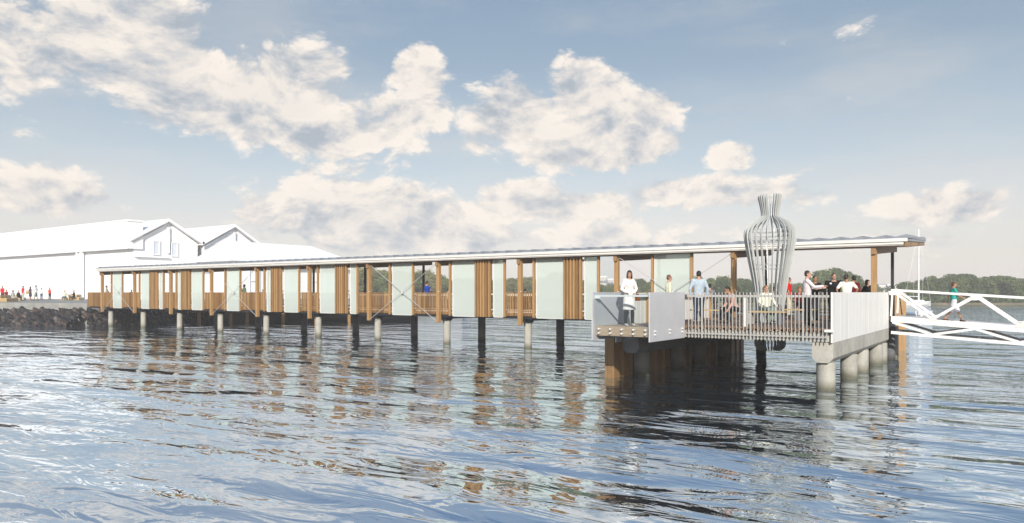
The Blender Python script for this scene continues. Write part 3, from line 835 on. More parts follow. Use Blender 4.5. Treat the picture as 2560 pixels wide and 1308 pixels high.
# heights of the tree line as seen along the bank
line = [(870,668),(905,664),(940,668),(985,674),(1020,680),(1050,668),(1085,680),(1130,690),(1180,694),(1230,696),(1262,692),(1300,690),(1345,688),(1395,676),(1440,690),(1480,702),(1520,710),(1560,706),(1600,694),(1640,688),(1680,690),(1720,684),(1760,688),(1800,686),(1845,690),(1880,698),(1920,702),(1960,704),(2000,706),(2150,702),(2190,714)]
rl = [(2262,700),(2295,694),(2330,688),(2365,688),(2400,680),(2432,684),(2462,690),(2498,682),(2535,690),(2570,692),(2600,694),(2640,690)]
def ly(L_, px):
    for (a,ya),(b,yb) in zip(L_, L_[1:]):
        if a <= px <= b: return ya+(yb-ya)*(px-a)/(b-a)
    return L_[0][1] if px < L_[0][0] else L_[-1][1]
GR = 'trees in the wood along the far bank'
px = 866
while px < 2020:
    for row in range(2):
        d = 184+row*14+random.uniform(-3,3); p_ = px+random.uniform(-9,9)+row*18
        plant(p_, d, ly(line,p_)+(random.uniform(0,7) if row == 0 else random.uniform(-2,4))+(6 if row==0 else 0), random.choice([0,1,1,2,3]) if p_ < 1500 else random.choice([0,2,3,1]), 'hazy green broadleaf tree in the wood seen through the pier', GR)
    px += 36
for px, top in ((2034,690),(2062,670),(2085,665),(2108,672),(2128,684),(2153,704),(2172,716)):
    plant(px, 176.5+random.uniform(4,9), top, 0 if px != 2108 else 3, 'tree of the tall rounded clump rising behind the men in black' if px < 2140 else 'low rounded tree behind the woman in black', 'trees of the clump behind the platform', 1.0)
px = 2258
while px < 2660:
    for row in range(2):
        d = 182+row*12+random.uniform(-3,3); p_ = px+random.uniform(-8,8)+row*15
        plant(p_, d, ly(rl,p_)+(random.uniform(3,12) if row == 0 else random.uniform(-2,4)), random.choice([0,2,2,3]), 'hazy dark green tree in the wood behind the gangway', 'trees of the wood behind the gangway', 1.0)
    px += 30
# undergrowth
random.seed(21)
m = MB()
for k in range(52000):
    px = random.uniform(840,2700)
    if 2195 < px < 2250 and random.random() < .7: continue
    d = random.uniform(177,200); hgt = (1.2+3.2*(d-177)/23)*(1+.45*noise.noise(Vector((px*.03,d*.1,0))))
    x, y = P(px, d); z = .3+hgt*random.random()**.7
    nrm = Vector((random.gauss(0,1),random.gauss(0,1),random.gauss(0,1)+.4)).normalized(); u = nrm.orthogonal().normalized(); w_ = nrm.cross(u); s = random.uniform(.2,.5)
    p = Vector((x,y,z)); b = len(m.v); m.v += [tuple(p-u*s),tuple(p+w_*s*.7),tuple(p+u*s),tuple(p-w_*s*.7)]; m.f.append([b,b+1,b+2,b+3])
me = bpy.data.meshes.new('undergrowth'); me.from_pydata(m.v, [], m.f); me.materials.append(M['leaf3'])
o = bpy.data.objects.new('undergrowth', me); COL.objects.link(o); tag(o, 'dense waterside bushes at the foot of the far wood', None, None, 'stuff')
# distant town
def tower(px, d, top, wpx, label):
    x, y = P(px, d); wd = wpx*d/F; h = 3+(731-top)*d/F
    t = empty('apartment_block', (x,y,0), R(35+random.uniform(-12,12)), label=label, cat='apartment block', group='pale blocks of the distant town')
    MB().box(-wd/2,wd/2,0,12,.4,h).build('wall', M['tower'], t)
    MB().box(-wd/2-.3,wd/2+.3,-.3,12.3,h+.01,h+.8).build('roof', M['wallwhite'], t)
    nf = max(2,int(h/3.2)); nc = max(2,int(wd/4)); m = MB()
    for f in range(nf):
        for c in range(nc):
            xx = -wd/2+(c+.5)*wd/nc; zz = 1.6+f*(h-1.5)/nf
            m.box(xx-.8,xx+.8,-.08,-.02,zz,zz+1.5)
    m.build('windows', M['winglass'], t)
random.seed(3)
for a in ((1508,460,694,16,'pale tower block of the distant town behind the clear pane, left one'),(1526,470,700,14,'pale tower block of the distant town behind the clear pane, right one'),
          (2206,440,716,14,'distant pale block just right of the end post'),(2226,470,713,14,'distant pale block above the start of the gangway'),(2246,455,720,18,'long low distant block left of the gangway wood')):
    tower(*a)

# ------------------------------------------------------------------ boats
def hull(m, L, B, H, n=14):
    b = len(m.v); rings = []
    for i in range(n+1):
        u = i/n; y = (u-.5)*L
        wv = B/2*(math.sin(math.pi*min(1,.18+u*.62))**.7)*(1-max(0,(u-.55)/.45)**2.2)+.01
        z0 = -.15*H+.35*H*max(0,(u-.7)/.3)**2; zt = H*(1+.25*u*u)
        for (fx, fz) in ((-1,1),(-.92,.5),(-.6,.12),(0,0),(.6,.12),(.92,.5),(1,1)):
            m.v.append((fx*wv, y, z0+(zt-z0)*fz))
    for i in range(n):
        for k in range(6): m.f.append([b+i*7+k,b+i*7+k+1,b+(i+1)*7+k+1,b+(i+1)*7+k])
    m.f.append([b+k for k in range(7)]); m.f.append([b+n*7+k for k in range(7)])
    return m
x, y = P(2293, 150)
yt = empty('sailing_yacht', (x,y,0), R(35-70), label='moored sailing yacht with one tall bare mast', cat='yacht')
hull(MB(), 7.5, 2.3, .95).build('hull', M['boatwhite'], yt, smooth=False)
MB().poly([(-.85,-2.2),(.85,-2.2),(.75,1.2),(.3,2.4),(-.3,2.4),(-.75,1.2)], 'z', .93, 1.0).build('deck', M['boatblue'], yt)
MB().box(-.7,.7,-1.4,1.3,1.0,1.42).build('cabin', M['boatwhite'], yt, bevel=.1)
MB().tube([(0,.4,1.0),(0,.4,16.1)], [.17,.13], 10).build('mast', M['boatwhite'], yt)
MB().tube([(0,.3,2.1),(0,-3.0,2.2)], .08, 8).build('boom', M['boatwhite'], yt)
MB().tube([(-1.0,.4,10.3),(1.0,.4,10.3)], .035, 6).build('spreader', M['boatwhite'], yt)
m = MB()
for e in ((-1.1,.2,1),(1.1,.2,1)): m.tube([(0,.4,15.5),(math.copysign(1.0,e[0]),.4,10.3),e], .022, 4)
m.tube([(0,.4,15.6),(0,3.7,1.2)], .022, 4).tube([(0,.4,15.9),(0,-3.6,1.1)], .022, 4)
m.build('rigging', M['steel_brace'], yt)
x, y = P(2275, 97)
rb = empty('dinghy', (x,y,0), R(35+62), label='small blue grey dinghy moored left of the white launch', cat='dinghy')
hull(MB(), 2.4, 1.1, .38).build('hull', M['boatblue'], rb)
MB().box(-.42,.42,-.4,-.15,.30,.34).box(-.4,.4,.35,.55,.30,.34).build('thwart', M['boatwhite'], rb)
MB().box(-.14,.14,-1.35,-1.1,.1,.75).build('outboard_motor', M['boatblue'], rb, bevel=.04)
x, y = P(2312, 92)
lb = empty('motor_launch', (x,y,0), R(35-48), label='white motor launch moored behind the gangway', cat='motorboat')
hull(MB(), 3.6, 1.6, .62).build('hull', M['boatwhite'], lb)
MB().box(-.62,.62,-1.2,.9,.55,.66).build('deck', M['boatwhite'], lb)
MB().hexa([(-.5,-.2,.66),(.5,-.2,.66),(.45,.8,.66),(-.45,.8,.66),(-.42,-.1,1.05),(.42,-.1,1.05),(.35,.35,1.0),(-.35,.35,1.0)]).build('windscreen', M['boatblue'], lb)
MB().box(-.16,.16,-1.95,-1.7,.1,.95).build('outboard_motor', M['boatwhite'], lb, bevel=.04)

# ------------------------------------------------------------------ people
def cloth(name, c, var=.18): 
    k = 'c_'+name
    if k not in M: M[k] = plain(k, c, .85, 0, var, 14, .3, .2)
    return M[k]
SKIN = {'fair': (.52,.30,.21), 'mid': (.42,.22,.13), 'dark': (.20,.10,.06)}
for k, v in SKIN.items(): M['skin_'+k] = plain('skin_'+k, v, .55, 0, .06, 10, 0, .35)
def hairmat(c):
    k = 'hair_%02d%02d%02d' % tuple(int(x*99) for x in c)
    if k not in M: M[k] = plain(k, c, .55, 0, .4, 60, .3)
    return M[k]
def capsule(m, a, b, ra, rb, n=10):
    a = Vector(a); b = Vector(b); d = (b-a)
    L = max(d.length, 1e-4); d.normalize()
    pts, rr = [], []
    for t in (-.98,-.7,-.35): pts.append(a+d*ra*t); rr.append(ra*math.sqrt(1-t*t))
    pts.append(a); rr.append(ra); pts.append(b); rr.append(rb)
    for t in (.35,.7,.98): pts.append(b+d*rb*t); rr.append(rb*math.sqrt(1-t*t))
    m.tube(pts, rr, n)
def remeshed(mb, name, mat, parent, vox, smooth=3):
    o = mb.build(name, mat, parent)
    r = o.modifiers.new('Remesh', 'REMESH'); r.mode = 'VOXEL'; r.voxel_size = vox; r.use_smooth_shade = True
    if smooth:
        s = o.modifiers.new('Smooth', 'SMOOTH'); s.factor = .5; s.iterations = smooth
    PENDING.append(o); return o
PENDING = []
def person(px, d, z, face, label, h=1.72, shirt=(.7,.7,.7), sleeve='long', pants=(.02,.02,.03), legs='long', hair=(.015,.012,.01), hairlen=0, skin='fair', pose='stand', armL=None, armR=None, lean=0, build=1.0, near=False, seat=.45, coat=None, shoes=(.02,.02,.02), headturn=0, stride=0, group=None, boots=None, female=False):
    x, y = P(px, d)
    root = empty('person', (x,y,z), R(215+face), label=label, cat='person', group=group)
    k = h/1.72
    vox = .011 if near else .018
    V = Vector
    sw_ = .17*build*(.9 if female else 1)
    if pose == 'sit':
        hipz = seat/k+.075; hipy = -.02
    else: hipz = .92; hipy = 0
    hip = V((0,hipy,hipz))
    Rl = Matrix.Rotation(R(-lean),3,'X')    # lean forward (+Y)
    def T(v): return hip+Rl @ (V(v))
    def K(v): return tuple(V(v)*k)
    # joints
    shL, shR = T((-sw_,0,.50)), T((sw_,0,.50)); neck = T((0,-.005,.54)); headc = T((0,.025,.70))
    hL, hR = V((-.09*build,hipy,hipz-.02)), V((.09*build,hipy,hipz-.02))
    if pose == 'sit':
        kL, kR = V((-.13,.40,hipz-.01)), V((.13,.42,hipz-.01)); aL, aR = V((-.12,.40,.08)), V((.13,.47,.08))
        if stride: kL = V((-.02,.43,hipz+.04)); aL = V((.05,.52,.16))
    else:
        kL, kR = V((-.10,.02+stride*.16,.49)), V((.10,.02-stride*.12,.49)); aL, aR = V((-.11,-.01+stride*.34,.085)), V((.11,-.01-stride*.36,.085+(.05 if stride else 0)))
    defL = ((-.05,-.03,-.28),(-.03,.05,-.53)); defR = ((.05,-.03,-.28),(.03,.05,-.53))
    armL = armL or defL; armR = armR or defR
    def arm(sh, a): 
        return sh, sh+Rl @ V(a[0]), sh+Rl @ V(a[1])
    A = [arm(shL, armL), arm(shR, armR)]
    Lg = [(hL,kL,aL),(hR,kR,aR)]
    X = Rl @ V((1,0,0)); Yv = Rl @ V((0,1,0))
    def torso(m, g, lo=-.08, hi=.56):
        # (height along spine, half width, half depth)
        prof_ = [(-.08,.155,.115),(.0,.165,.12),(.12,.142,.105),(.26,.155,.112),(.38,.172,.12),(.47,.165,.105),(.525,.11,.08),(.56,.06,.06)]
        if female: prof_ = [(-.08,.165,.12),(.0,.168,.122),(.13,.122,.095),(.26,.138,.11),(.36,.150,.125),(.47,.145,.095),(.525,.095,.07),(.56,.05,.055)]
        secs = []
        for zz, rx, ry in prof_:
            if lo-.001 <= zz <= hi+.001: secs.append((K(T((0,0,zz))), (rx*build+g)*k, (ry*(build*.5+.5)+g)*k, X, Yv))
        m.loft(secs, 18)
    # ---- body: one continuous skin surface
    m = MB(); torso(m, -.006)
    m.loft([(K(T((0,-.01,.50))), .06*k,.06*k,X,Yv),(K(T((0,.0,.60))), .052*k,.055*k,X,Yv),(K(T((0,.012,.66))),.05*k,.055*k,X,Yv)], 12)
    Rh = Rl @ Matrix.Rotation(R(-headturn),3,'Z') if lean < 25 else Matrix.Rotation(R(-headturn),3,'Z')
    def Hh(v): return K(headc+Rh @ V(v))
    m.ell(Hh((0,-.01,.02)), (.073*k,.092*k,.098*k), 18, 12, Rh)
    m.ell(Hh((0,.022,-.055)), (.052*k,.064*k,.062*k), 14, 10, Rh)
    m.ell(Hh((0,.088,-.012)), (.013*k,.022*k,.026*k), 8, 6, Rh)
    m.ell(Hh((0,.078,-.062)), (.024*k,.014*k,.011*k), 8, 6, Rh)
    for sx in (-1,1): m.ell(Hh((sx*.075,-.008,-.008)), (.012*k,.02*k,.032*k), 8, 6, Rh)
    for i, (s_, e_, w_) in enumerate(A):
        capsule(m, K(s_), K(e_), .047*k*build, .038*k); capsule(m, K(e_), K(w_), .038*k, .026*k)
        d_ = (w_-e_).normalized(); side = X*(1 if i == 0 else -1)   # thumb side
        side = (V((0,1,0))-d_*d_.y); side = side.normalized() if side.length > .2 else V((0,0,1))
        nrm = d_.cross(side).normalized()
        pc = w_+d_*.05
        m.ell(K(pc), (.042*k,.040*k,.016*k), 10, 8, Matrix((d_,side,nrm)).transposed())
        for q in range(4):
            off = side*(.027-.018*q); L1 = (.036,.042,.038,.029)[q]
            b0 = pc+d_*.028+off; b1 = b0+d_*L1+nrm*.005*(1 if i else -1); b2 = b1+(d_*.8+nrm*.5*(1 if i else -1)).normalized()*L1*.75
            capsule(m, K(b0), K(b1), .0095*k, .009*k, 6); capsule(m, K(b1), K(b2), .009*k, .0075*k, 6)
        t0 = w_+d_*.02+side*.028; t1 = t0+(d_*.6+side*.7).normalized()*.038; t2 = t1+d_*.028
        capsule(m, K(t0), K(t1), .011*k, .0095*k, 6); capsule(m, K(t1), K(t2), .0095*k, .008*k, 6)
    for h_, n_, a_ in Lg:
        capsule(m, K(h_), K(n_), .078*k*build, .052*k, 12); capsule(m, K(n_), K(a_), .052*k, .036*k, 12)
        capsule(m, K(a_+V((0,-.03,-.035))), K(a_+V((.0,.13,-.05))), .034*k, .026*k, 8)
    remeshed(m, 'body', M['skin_'+skin], root, vox if near else .016)
    # ---- top
    cs = cloth('%02d%02d%02d' % tuple(int(c*99) for c in shirt), shirt)
    m = MB(); torso(m, .016, -.08, .525)
    if female: m.ell(K(T((-.07,.095,.345))), (.06*k,.05*k,.055*k)); m.ell(K(T((.07,.095,.345))), (.06*k,.05*k,.055*k))
    for s_, e_, w_ in A:
        if sleeve == 'long':
            capsule(m, K(s_), K(e_), .063*k*build, .052*k); capsule(m, K(e_), K(e_+(w_-e_)*.93), .052*k, .040*k)
        elif sleeve == 'short': capsule(m, K(s_), K(s_+(e_-s_)*.72), .064*k*build, .060*k)
        else: capsule(m, K(s_), K(s_+(e_-s_)*.05), .05*k, .045*k)
    if not sleeve == 'none':
        capsule(m, K(T((-sw_*.4,0,.505))), K(shL), .06*k, .058*k*build); capsule(m, K(T((sw_*.4,0,.505))), K(shR), .06*k, .058*k*build)
    remeshed(m, 'dress' if legs == 'dress' else ('coat' if coat else 'shirt'), cs, root, vox+.002)
    # ---- bottom
    cp = cloth('%02d%02d%02d' % tuple(int(c*99) for c in pants), pants)
    m = MB()
    if legs in ('skirt','dress') or coat:
        c_ = cs if (legs == 'dress' or coat) else cp
        m2 = MB()
        if pose == 'sit':
            m2.loft([(K(hip+V((0,-.10,.0))),.17*k,.10*k,(1,0,0),(0,0,1)),(K(hip+V((0,.12,0))),.19*k,.10*k,(1,0,0),(0,0,1)),(K(hip+V((0,.42,-.01))),.19*k,.085*k,(1,0,0),(0,0,1)),(K(hip+V((0,.48,-.09))),.18*k,.05*k,(1,0,0),(0,0,1))], 16)
        else:
            lo_ = .50 if legs != 'long' or coat is None else .56
            m2.loft([(K((0,hipy,.97)),.155*k,.12*k,(1,0,0),(0,1,0)),(K((0,hipy,.88)),.185*k,.145*k,(1,0,0),(0,1,0)),(K((0,hipy,.72)),.20*k,.155*k,(1,0,0),(0,1,0)),(K((0,hipy,lo_)),.215*k,.165*k,(1,0,0),(0,1,0))], 18)
        remeshed(m2, 'skirt', c_, root, vox+.002)
    if legs in ('long','shorts','tights') :
        g = {'long': .022, 'shorts': .032, 'tights': .006}[legs]
        torso(m, .014, -.08, .12)
        for h_, n_, a_ in Lg:
            if legs == 'shorts':
                capsule(m, K(h_), K(h_+(n_-h_)*.95), (.082+g)*k, (.066+g)*k, 12)
            else:
                capsule(m, K(h_), K(n_), (.080+g)*k*build, (.050+g)*k, 12); capsule(m, K(n_), K(a_+(n_-a_)*.1), (.050+g)*k, (.036+g)*k, 12)
        remeshed(m, 'trousers' if legs == 'long' else legs, cp, root, vox+.001)
    if boots:
        m = MB()
        for h_, n_, a_ in Lg: capsule(m, K(a_+(n_-a_)*.85), K(a_), .062*k, .05*k, 12)
        remeshed(m, 'boots', cloth('boot', boots), root, vox)
    m = MB()
    for h_, n_, a_ in Lg:
        m.loft([(K(a_+V((0,-.075,-.045))), .03*k,.03*k,(1,0,0),(0,0,1)),(K(a_+V((0,-.03,-.035))), .043*k,.045*k,(1,0,0),(0,0,1)),(K(a_+V((0,.08,-.05))), .047*k,.033*k,(1,0,0),(0,0,1)),(K(a_+V((0,.165,-.058))), .036*k,.024*k,(1,0,0),(0,0,1))], 12)
    remeshed(m, 'shoes', cloth('shoe%02d' % int(shoes[0]*99), shoes), root, vox)
    # ---- hair
    m = MB()
    if hairlen >= 0:
        m.ell(Hh((0,-.022,.038)), (.080*k,.092*k,.093*k), 18, 12, Rh)
        m.ell(Hh((0,-.035,.0)), (.078*k,.078*k,.075*k), 16, 10, Rh)
        if hairlen > 0:
            for sx in (-1,1):
                m.loft([(Hh((sx*.055,-.02,.05)),.03*k,.06*k,Rh@V((1,0,0)),Rh@V((0,1,0))),(Hh((sx*.072,-.01,-.05)),.024*k,.05*k,Rh@V((1,0,0)),Rh@V((0,1,0))),(Hh((sx*.070,-.01,-.05-hairlen)),.022*k,.035*k,Rh@V((1,0,0)),Rh@V((0,1,0)))], 10)
            m.loft([(Hh((0,-.06,.03)),.07*k,.045*k,Rh@V((1,0,0)),Rh@V((0,1,0))),(Hh((0,-.075,-.06)),.08*k,.035*k,Rh@V((1,0,0)),Rh@V((0,1,0))),(Hh((0,-.075,-.06-hairlen)),.07*k,.025*k,Rh@V((1,0,0)),Rh@V((0,1,0)))], 12)
            m.ell(Hh((0,.045,.075)), (.062*k,.045*k,.036*k), 12, 8, Rh)
        remeshed(m, 'hair', hairmat(hair), root, .010 if near else .016, 2)
    if near:
        m = MB()
        for sx in (-1,1): m.ell(Hh((sx*.030,.079,.012)), (.013*k,.008*k,.007*k), 8, 6, Rh)
        m.build('eyes', M['black'], root)
        m = MB()
        for sx in (-1,1): m.ell(Hh((sx*.030,.082,.032)), (.019*k,.007*k,.004*k), 8, 6, Rh)
        m.build('eyebrows', hairmat(hair), root)
        MB().ell(Hh((0,.092,-.060)), (.021*k,.005*k,.005*k), 8, 6, Rh).build('mouth', cloth('lips', (.35,.09,.08)), root)
    return root
DK = 1.9
# lookout and platform
wm = person(1573,23.45,1.925,10,'woman in short white coat and dark boots standing in the glass fronted lookout',h=1.76,shirt=(.80,.76,.74),pants=(.10,.09,.09),legs='tights',coat=True,hair=(.006,.006,.008),hairlen=.10,near=True,female=True,boots=(.05,.055,.06),armL=((-.09,-.02,-.27),(.04,.13,-.40)),armR=((.09,-.02,-.27),(-.02,.14,-.38)),headturn=20,shoes=(.6,.6,.6))
bg = empty('shoulder_bag', wm.location, wm.rotation_euler[2], label='brown leather shoulder bag on the arm of the woman in white', cat='bag')
BR = cloth('leather', (.22,.07,.02))
MB().loft([((-.26,.06,.80),.055,.14,(1,0,0),(0,1,0)),((-.26,.06,.90),.06,.15,(1,0,0),(0,1,0)),((-.26,.05,1.02),.03,.11,(1,0,0),(0,1,0))], 14).build('bag_body', BR, bg)
MB().tube([(-.26,-.05,1.02),(-.22,.02,1.30),(-.17,.06,1.50),(-.16,-.02,1.515),(-.20,-.08,1.30),(-.26,.12,1.02)], .014, 6).build('strap', BR, bg)
person(1672,26.6,DK,95,'small boy in pale yellow shirt seen from behind beside the grey plate',h=1.72,shirt=(.72,.74,.55),pants=(.3,.28,.22),hair=(.16,.07,.05),near=True,build=.82)
person(1747,25.9,DK,178,'man in pale blue grey jacket and dark jeans standing with his back turned',h=1.84,shirt=(.42,.50,.58),pants=(.015,.03,.06),hair=(.008,.008,.008),near=True,build=1.08,armL=((-.11,-.02,-.28),(-.08,.06,-.53)),armR=((.11,-.02,-.28),(.08,.06,-.53)))
person(1775,33.4,DK,150,'dark-haired person seated far behind, head above the rail, right of the man in pale blue',h=1.7,shirt=(.2,.2,.22),pose='sit',seat=.6,hair=(.01,.01,.01))
person(1836,26.15,DK,-72,'man in pink shirt and black trousers sitting forward on a bench',h=1.78,shirt=(.55,.33,.28),pants=(.01,.01,.012),pose='sit',hair=(.02,.012,.01),skin='mid',near=True,lean=24,armL=((-.02,.14,-.24),(-.02,.36,-.36)),armR=((.04,.08,-.26),(-.06,.34,-.30)))
person(1916,25.55,DK,8,'person in white top, cream cardigan and green trousers seated before the sculpture',h=1.72,shirt=(.76,.76,.62),pants=(.17,.24,.20),pose='sit',hair=(.20,.09,.03),near=True,seat=.45,armL=((-.12,.0,-.26),(-.16,.14,-.42)),armR=((.10,.02,-.26),(.06,.22,-.38)),stride=1)
person(1937,30.3,DK,60,'dark-haired person seated behind the sculpture ribs',h=1.7,shirt=(.5,.5,.52),pants=(.02,.02,.03),pose='sit',hair=(.01,.01,.01))
person(1971,32.6,DK,75,'man in red polo shirt and cream trousers standing right of the sculpture',h=1.76,shirt=(.62,.015,.02),sleeve='short',pants=(.60,.55,.42),hair=(.012,.01,.01),skin='mid',near=True)
person(1999,30.3,DK,-15,'red-haired woman in dark red top and black skirt seated on a bench',h=1.66,shirt=(.20,.01,.015),sleeve='short',pants=(.01,.01,.01),legs='skirt',pose='sit',hair=(.38,.13,.03),hairlen=.08,near=True,female=True,armL=((-.06,.05,-.25),(.04,.24,-.28)),armR=((.06,.05,-.25),(-.03,.24,-.29)),shoes=(.4,.2,.1))
person(2018,23.9,DK,70,'man in white long-sleeved shirt and black trousers gesturing to the others',h=1.79,shirt=(.74,.66,.68),pants=(.008,.008,.01),hair=(.03,.015,.01),near=True,build=1.08,armL=((-.03,.16,-.22),(.02,.42,-.22)),armR=((.03,.20,-.20),(-.06,.46,-.17)),headturn=10,stride=.25)
person(2037,28.6,DK,5,'bearded man in black shirt with glasses and grey jeans, arms folded',h=1.72,shirt=(.012,.012,.013),pants=(.22,.22,.26),hair=(.01,.008,.008),skin='mid',near=True,build=1.12,armL=((-.08,.04,-.26),(.10,.20,-.20)),armR=((.08,.04,-.26),(-.10,.22,-.22)))
bm_ = person(2085,27.0,DK,-22,'heavy man in black shirt with a white name badge',h=1.78,shirt=(.010,.010,.011),pants=(.012,.012,.015),hair=(.06,.025,.015),near=True,build=1.28,armL=((-.10,-.02,-.27),(-.10,.06,-.50)),armR=((.10,-.02,-.27),(.08,.06,-.50)),headturn=-20)
MB().box(-.035,.035,0,.006,0,.055).build('name_badge', M['white'], bm_, (.115,.158,1.40))
person(2116.5,26.6,DK,165,'man in white T-shirt seen from behind with hand on hip',h=1.73,shirt=(.82,.80,.72),sleeve='short',pants=(.05,.06,.10),hair=(.03,.012,.008),skin='mid',near=True,build=1.05,armR=((.18,-.05,-.20),(.13,.03,-.38)),armL=((-.16,-.04,-.22),(-.1,.05,-.42)),headturn=40)
person(2134,28.2,DK,140,'person in maroon jumper beside the man in white T-shirt',h=1.72,shirt=(.14,.008,.012),pants=(.02,.02,.02),hair=(.008,.008,.008),skin='mid',near=True,headturn=-40)
person(2168,29.8,DK,20,'woman in black jumper with dark red hair at the right end of the group',h=1.60,shirt=(.008,.008,.010),pants=(.02,.02,.02),hair=(.05,.012,.008),hairlen=.07,near=True,female=True,armL=((-.14,-.02,-.25),(-.12,.04,-.46)),armR=((.14,-.02,-.25),(.12,.04,-.46)),headturn=-25)
gwx = P(2392,30.7)
person(2384,30.7,1.92-.068*(gwx[0]+4.6),72,'man in teal shirt and white shorts walking along the gangway',h=1.66,shirt=(.03,.36,.30),sleeve='short',pants=(.62,.62,.66),legs='shorts',hair=(.10,.04,.015),skin='mid',near=True,stride=1,armL=((-.06,-.14,-.22),(-.06,-.16,-.48)),armR=((.06,.10,-.24),(.03,.32,-.38)),shoes=(.12,.04,.02))
# along the pier
person(266,66.5,DK,100,'person in white shirt on the shore end of the pier',h=1.70,shirt=(.78,.76,.66),pants=(.2,.2,.2),hair=(.02,.015,.01),skin='mid')
person(270.5,67,DK,60,'child in dark top beside the person in white at the shore end',h=1.22,shirt=(.05,.06,.12),hair=(.08,.02,.01))
person(329,64.5,DK,0,'person on the pier whose head just shows above the rail, second opening from the shore',h=1.32,shirt=(.2,.05,.05),hair=(.08,.02,.015),skin='mid')
person(611,54.8,DK,-50,'person in pale green shirt with hand to the chin on the pier',h=1.68,shirt=(.55,.60,.42),hair=(.008,.008,.008),skin='mid',armR=((.08,.08,-.26),(-.02,.16,-.04)))
person(657.5,53.8,DK,0,'person seated beside a brown post, orange face just above the rail',h=1.30,shirt=(.5,.1,.05),hair=(.12,.03,.015),skin='mid')
person(1067,44.6,DK,120,'man in royal blue shirt leaning with bent arm on the pier',h=1.76,shirt=(.015,.07,.42),sleeve='short',pants=(.05,.05,.06),hair=(.01,.01,.012),skin='fair',near=True,build=1.12,armR=((.12,.12,-.22),(.02,.34,-.26)),armL=((-.12,-.02,-.27),(-.1,.06,-.46)))
person(1121,43.6,DK,90,'person in white behind the brown post, right of the man in blue',h=1.30,shirt=(.75,.75,.75),hair=(.01,.01,.01))
person(1313,40.5,DK,180,'black-haired person whose head shows over the rail beside the big post',h=1.28,shirt=(.03,.03,.03),hair=(.006,.006,.006))
# on the quay
person(6,86,QZ,178,'person in red T-shirt with white lettering standing behind the timber seat',h=1.72,shirt=(.62,.01,.02),sleeve='short',pants=(.02,.03,.08),hair=(.25,.15,.08))
person(16.5,88,QZ,170,'person in dark red top seated behind the timber seat',h=1.66,shirt=(.20,.01,.015),sleeve='short',pose='sit',hair=(.25,.06,.03))
person(33,82,QZ,75,'woman in pale grey dress seated on the lower timber tier',h=1.68,shirt=(.45,.48,.44),sleeve='none',legs='dress',pose='sit',hair=(.01,.01,.01),hairlen=.04,female=True,skin='mid',seat=.36,shoes=(.1,.05,.03))
person(46.5,88,QZ,80,'person in black sitting low on the quay beside the man in the red shirt',h=1.66,shirt=(.012,.012,.012),pants=(.01,.01,.01),pose='sit',seat=.36,hair=(.02,.015,.01))
person(57.5,87.5,QZ,150,'man in red T-shirt and pale grey trousers standing on the quay',h=1.76,shirt=(.55,.02,.04),sleeve='short',pants=(.50,.50,.46),hair=(.05,.03,.03),headturn=20)
qa = person(76,87.5,QZ,-80,'woman in short dark dress looking at her phone',h=1.68,shirt=(.06,.055,.09),sleeve='short',legs='dress',hair=(.01,.01,.012),hairlen=.05,female=True,armL=((-.04,.10,-.24),(-.02,.30,-.22)),armR=((.04,.12,-.24),(0,.32,-.20)),shoes=(.4,.2,.1))
hb = empty('handbag', (*P(69,87.4),QZ), R(35), label='straw coloured handbag carried by the woman in the dark dress', cat='bag')
MB().loft([((0,0,.80),.20,.08,(1,0,0),(0,1,0)),((0,0,.98),.24,.09,(1,0,0),(0,1,0)),((0,0,1.12),.15,.04,(1,0,0),(0,1,0))], 14).build('bag_body', cloth('straw', (.45,.32,.14)), hb)
MB().tube([(-.14,0,1.10),(-.06,0,1.22),(.06,0,1.22),(.14,0,1.10)], .012, 6).build('strap', cloth('straw', (.45,.32,.14)), hb)
person(90,87.3,QZ,-70,'man in white shirt and pale green shorts stepping with one foot back',h=1.82,shirt=(.78,.80,.84),sleeve='short',pants=(.28,.34,.28),legs='shorts',hair=(.03,.03,.03),skin='mid',stride=.5,build=1.1,armL=((-.04,.12,-.22),(-.02,.38,-.26)),armR=((.05,-.10,-.24),(.0,.14,-.34)))
person(103.5,99,QZ,175,'person in white shirt and blue jeans, back turned, behind the man in shorts',h=1.60,shirt=(.70,.70,.68),pants=(.05,.10,.22),hair=(.03,.01,.01))
person(124.3,99,QZ,178,'woman in red sleeveless top and black trousers standing alone on the quay',h=1.62,shirt=(.70,.01,.02),sleeve='none',pants=(.008,.008,.012),hair=(.02,.015,.01),female=True)
person(162.3,91.2,QZ,15,'man in white and olive shirt seated on the small crate',h=1.70,shirt=(.62,.64,.52),sleeve='short',pants=(.10,.16,.16),pose='sit',seat=.36,hair=(.04,.02,.02),armL=((-.16,.02,-.22),(-.14,.16,-.36)),armR=((.16,.02,-.22),(.14,.16,-.36)))
person(184.5,91.0,QZ,-70,'person in dark purple clothes seated on the two-tier crate, white paper in hand',h=1.72,shirt=(.02,.012,.02),pants=(.03,.012,.02),pose='sit',seat=.36,hair=(.03,.02,.02),armL=((-.04,.10,-.24),(0,.28,-.22)),armR=((.04,.10,-.24),(0,.28,-.2)))
# apply the remesh modifiers to real meshes
bpy.context.view_layer.update()
dg = bpy.context.evaluated_depsgraph_get()
for o in PENDING:
    me = bpy.data.meshes.new_from_object(o.evaluated_get(dg)); me.name = o.name
    me.polygons.foreach_set('use_smooth', [True]*len(me.polygons))
    o['_n'] = len(me.polygons); del o['_n']
    o.modifiers.clear(); o.data = me

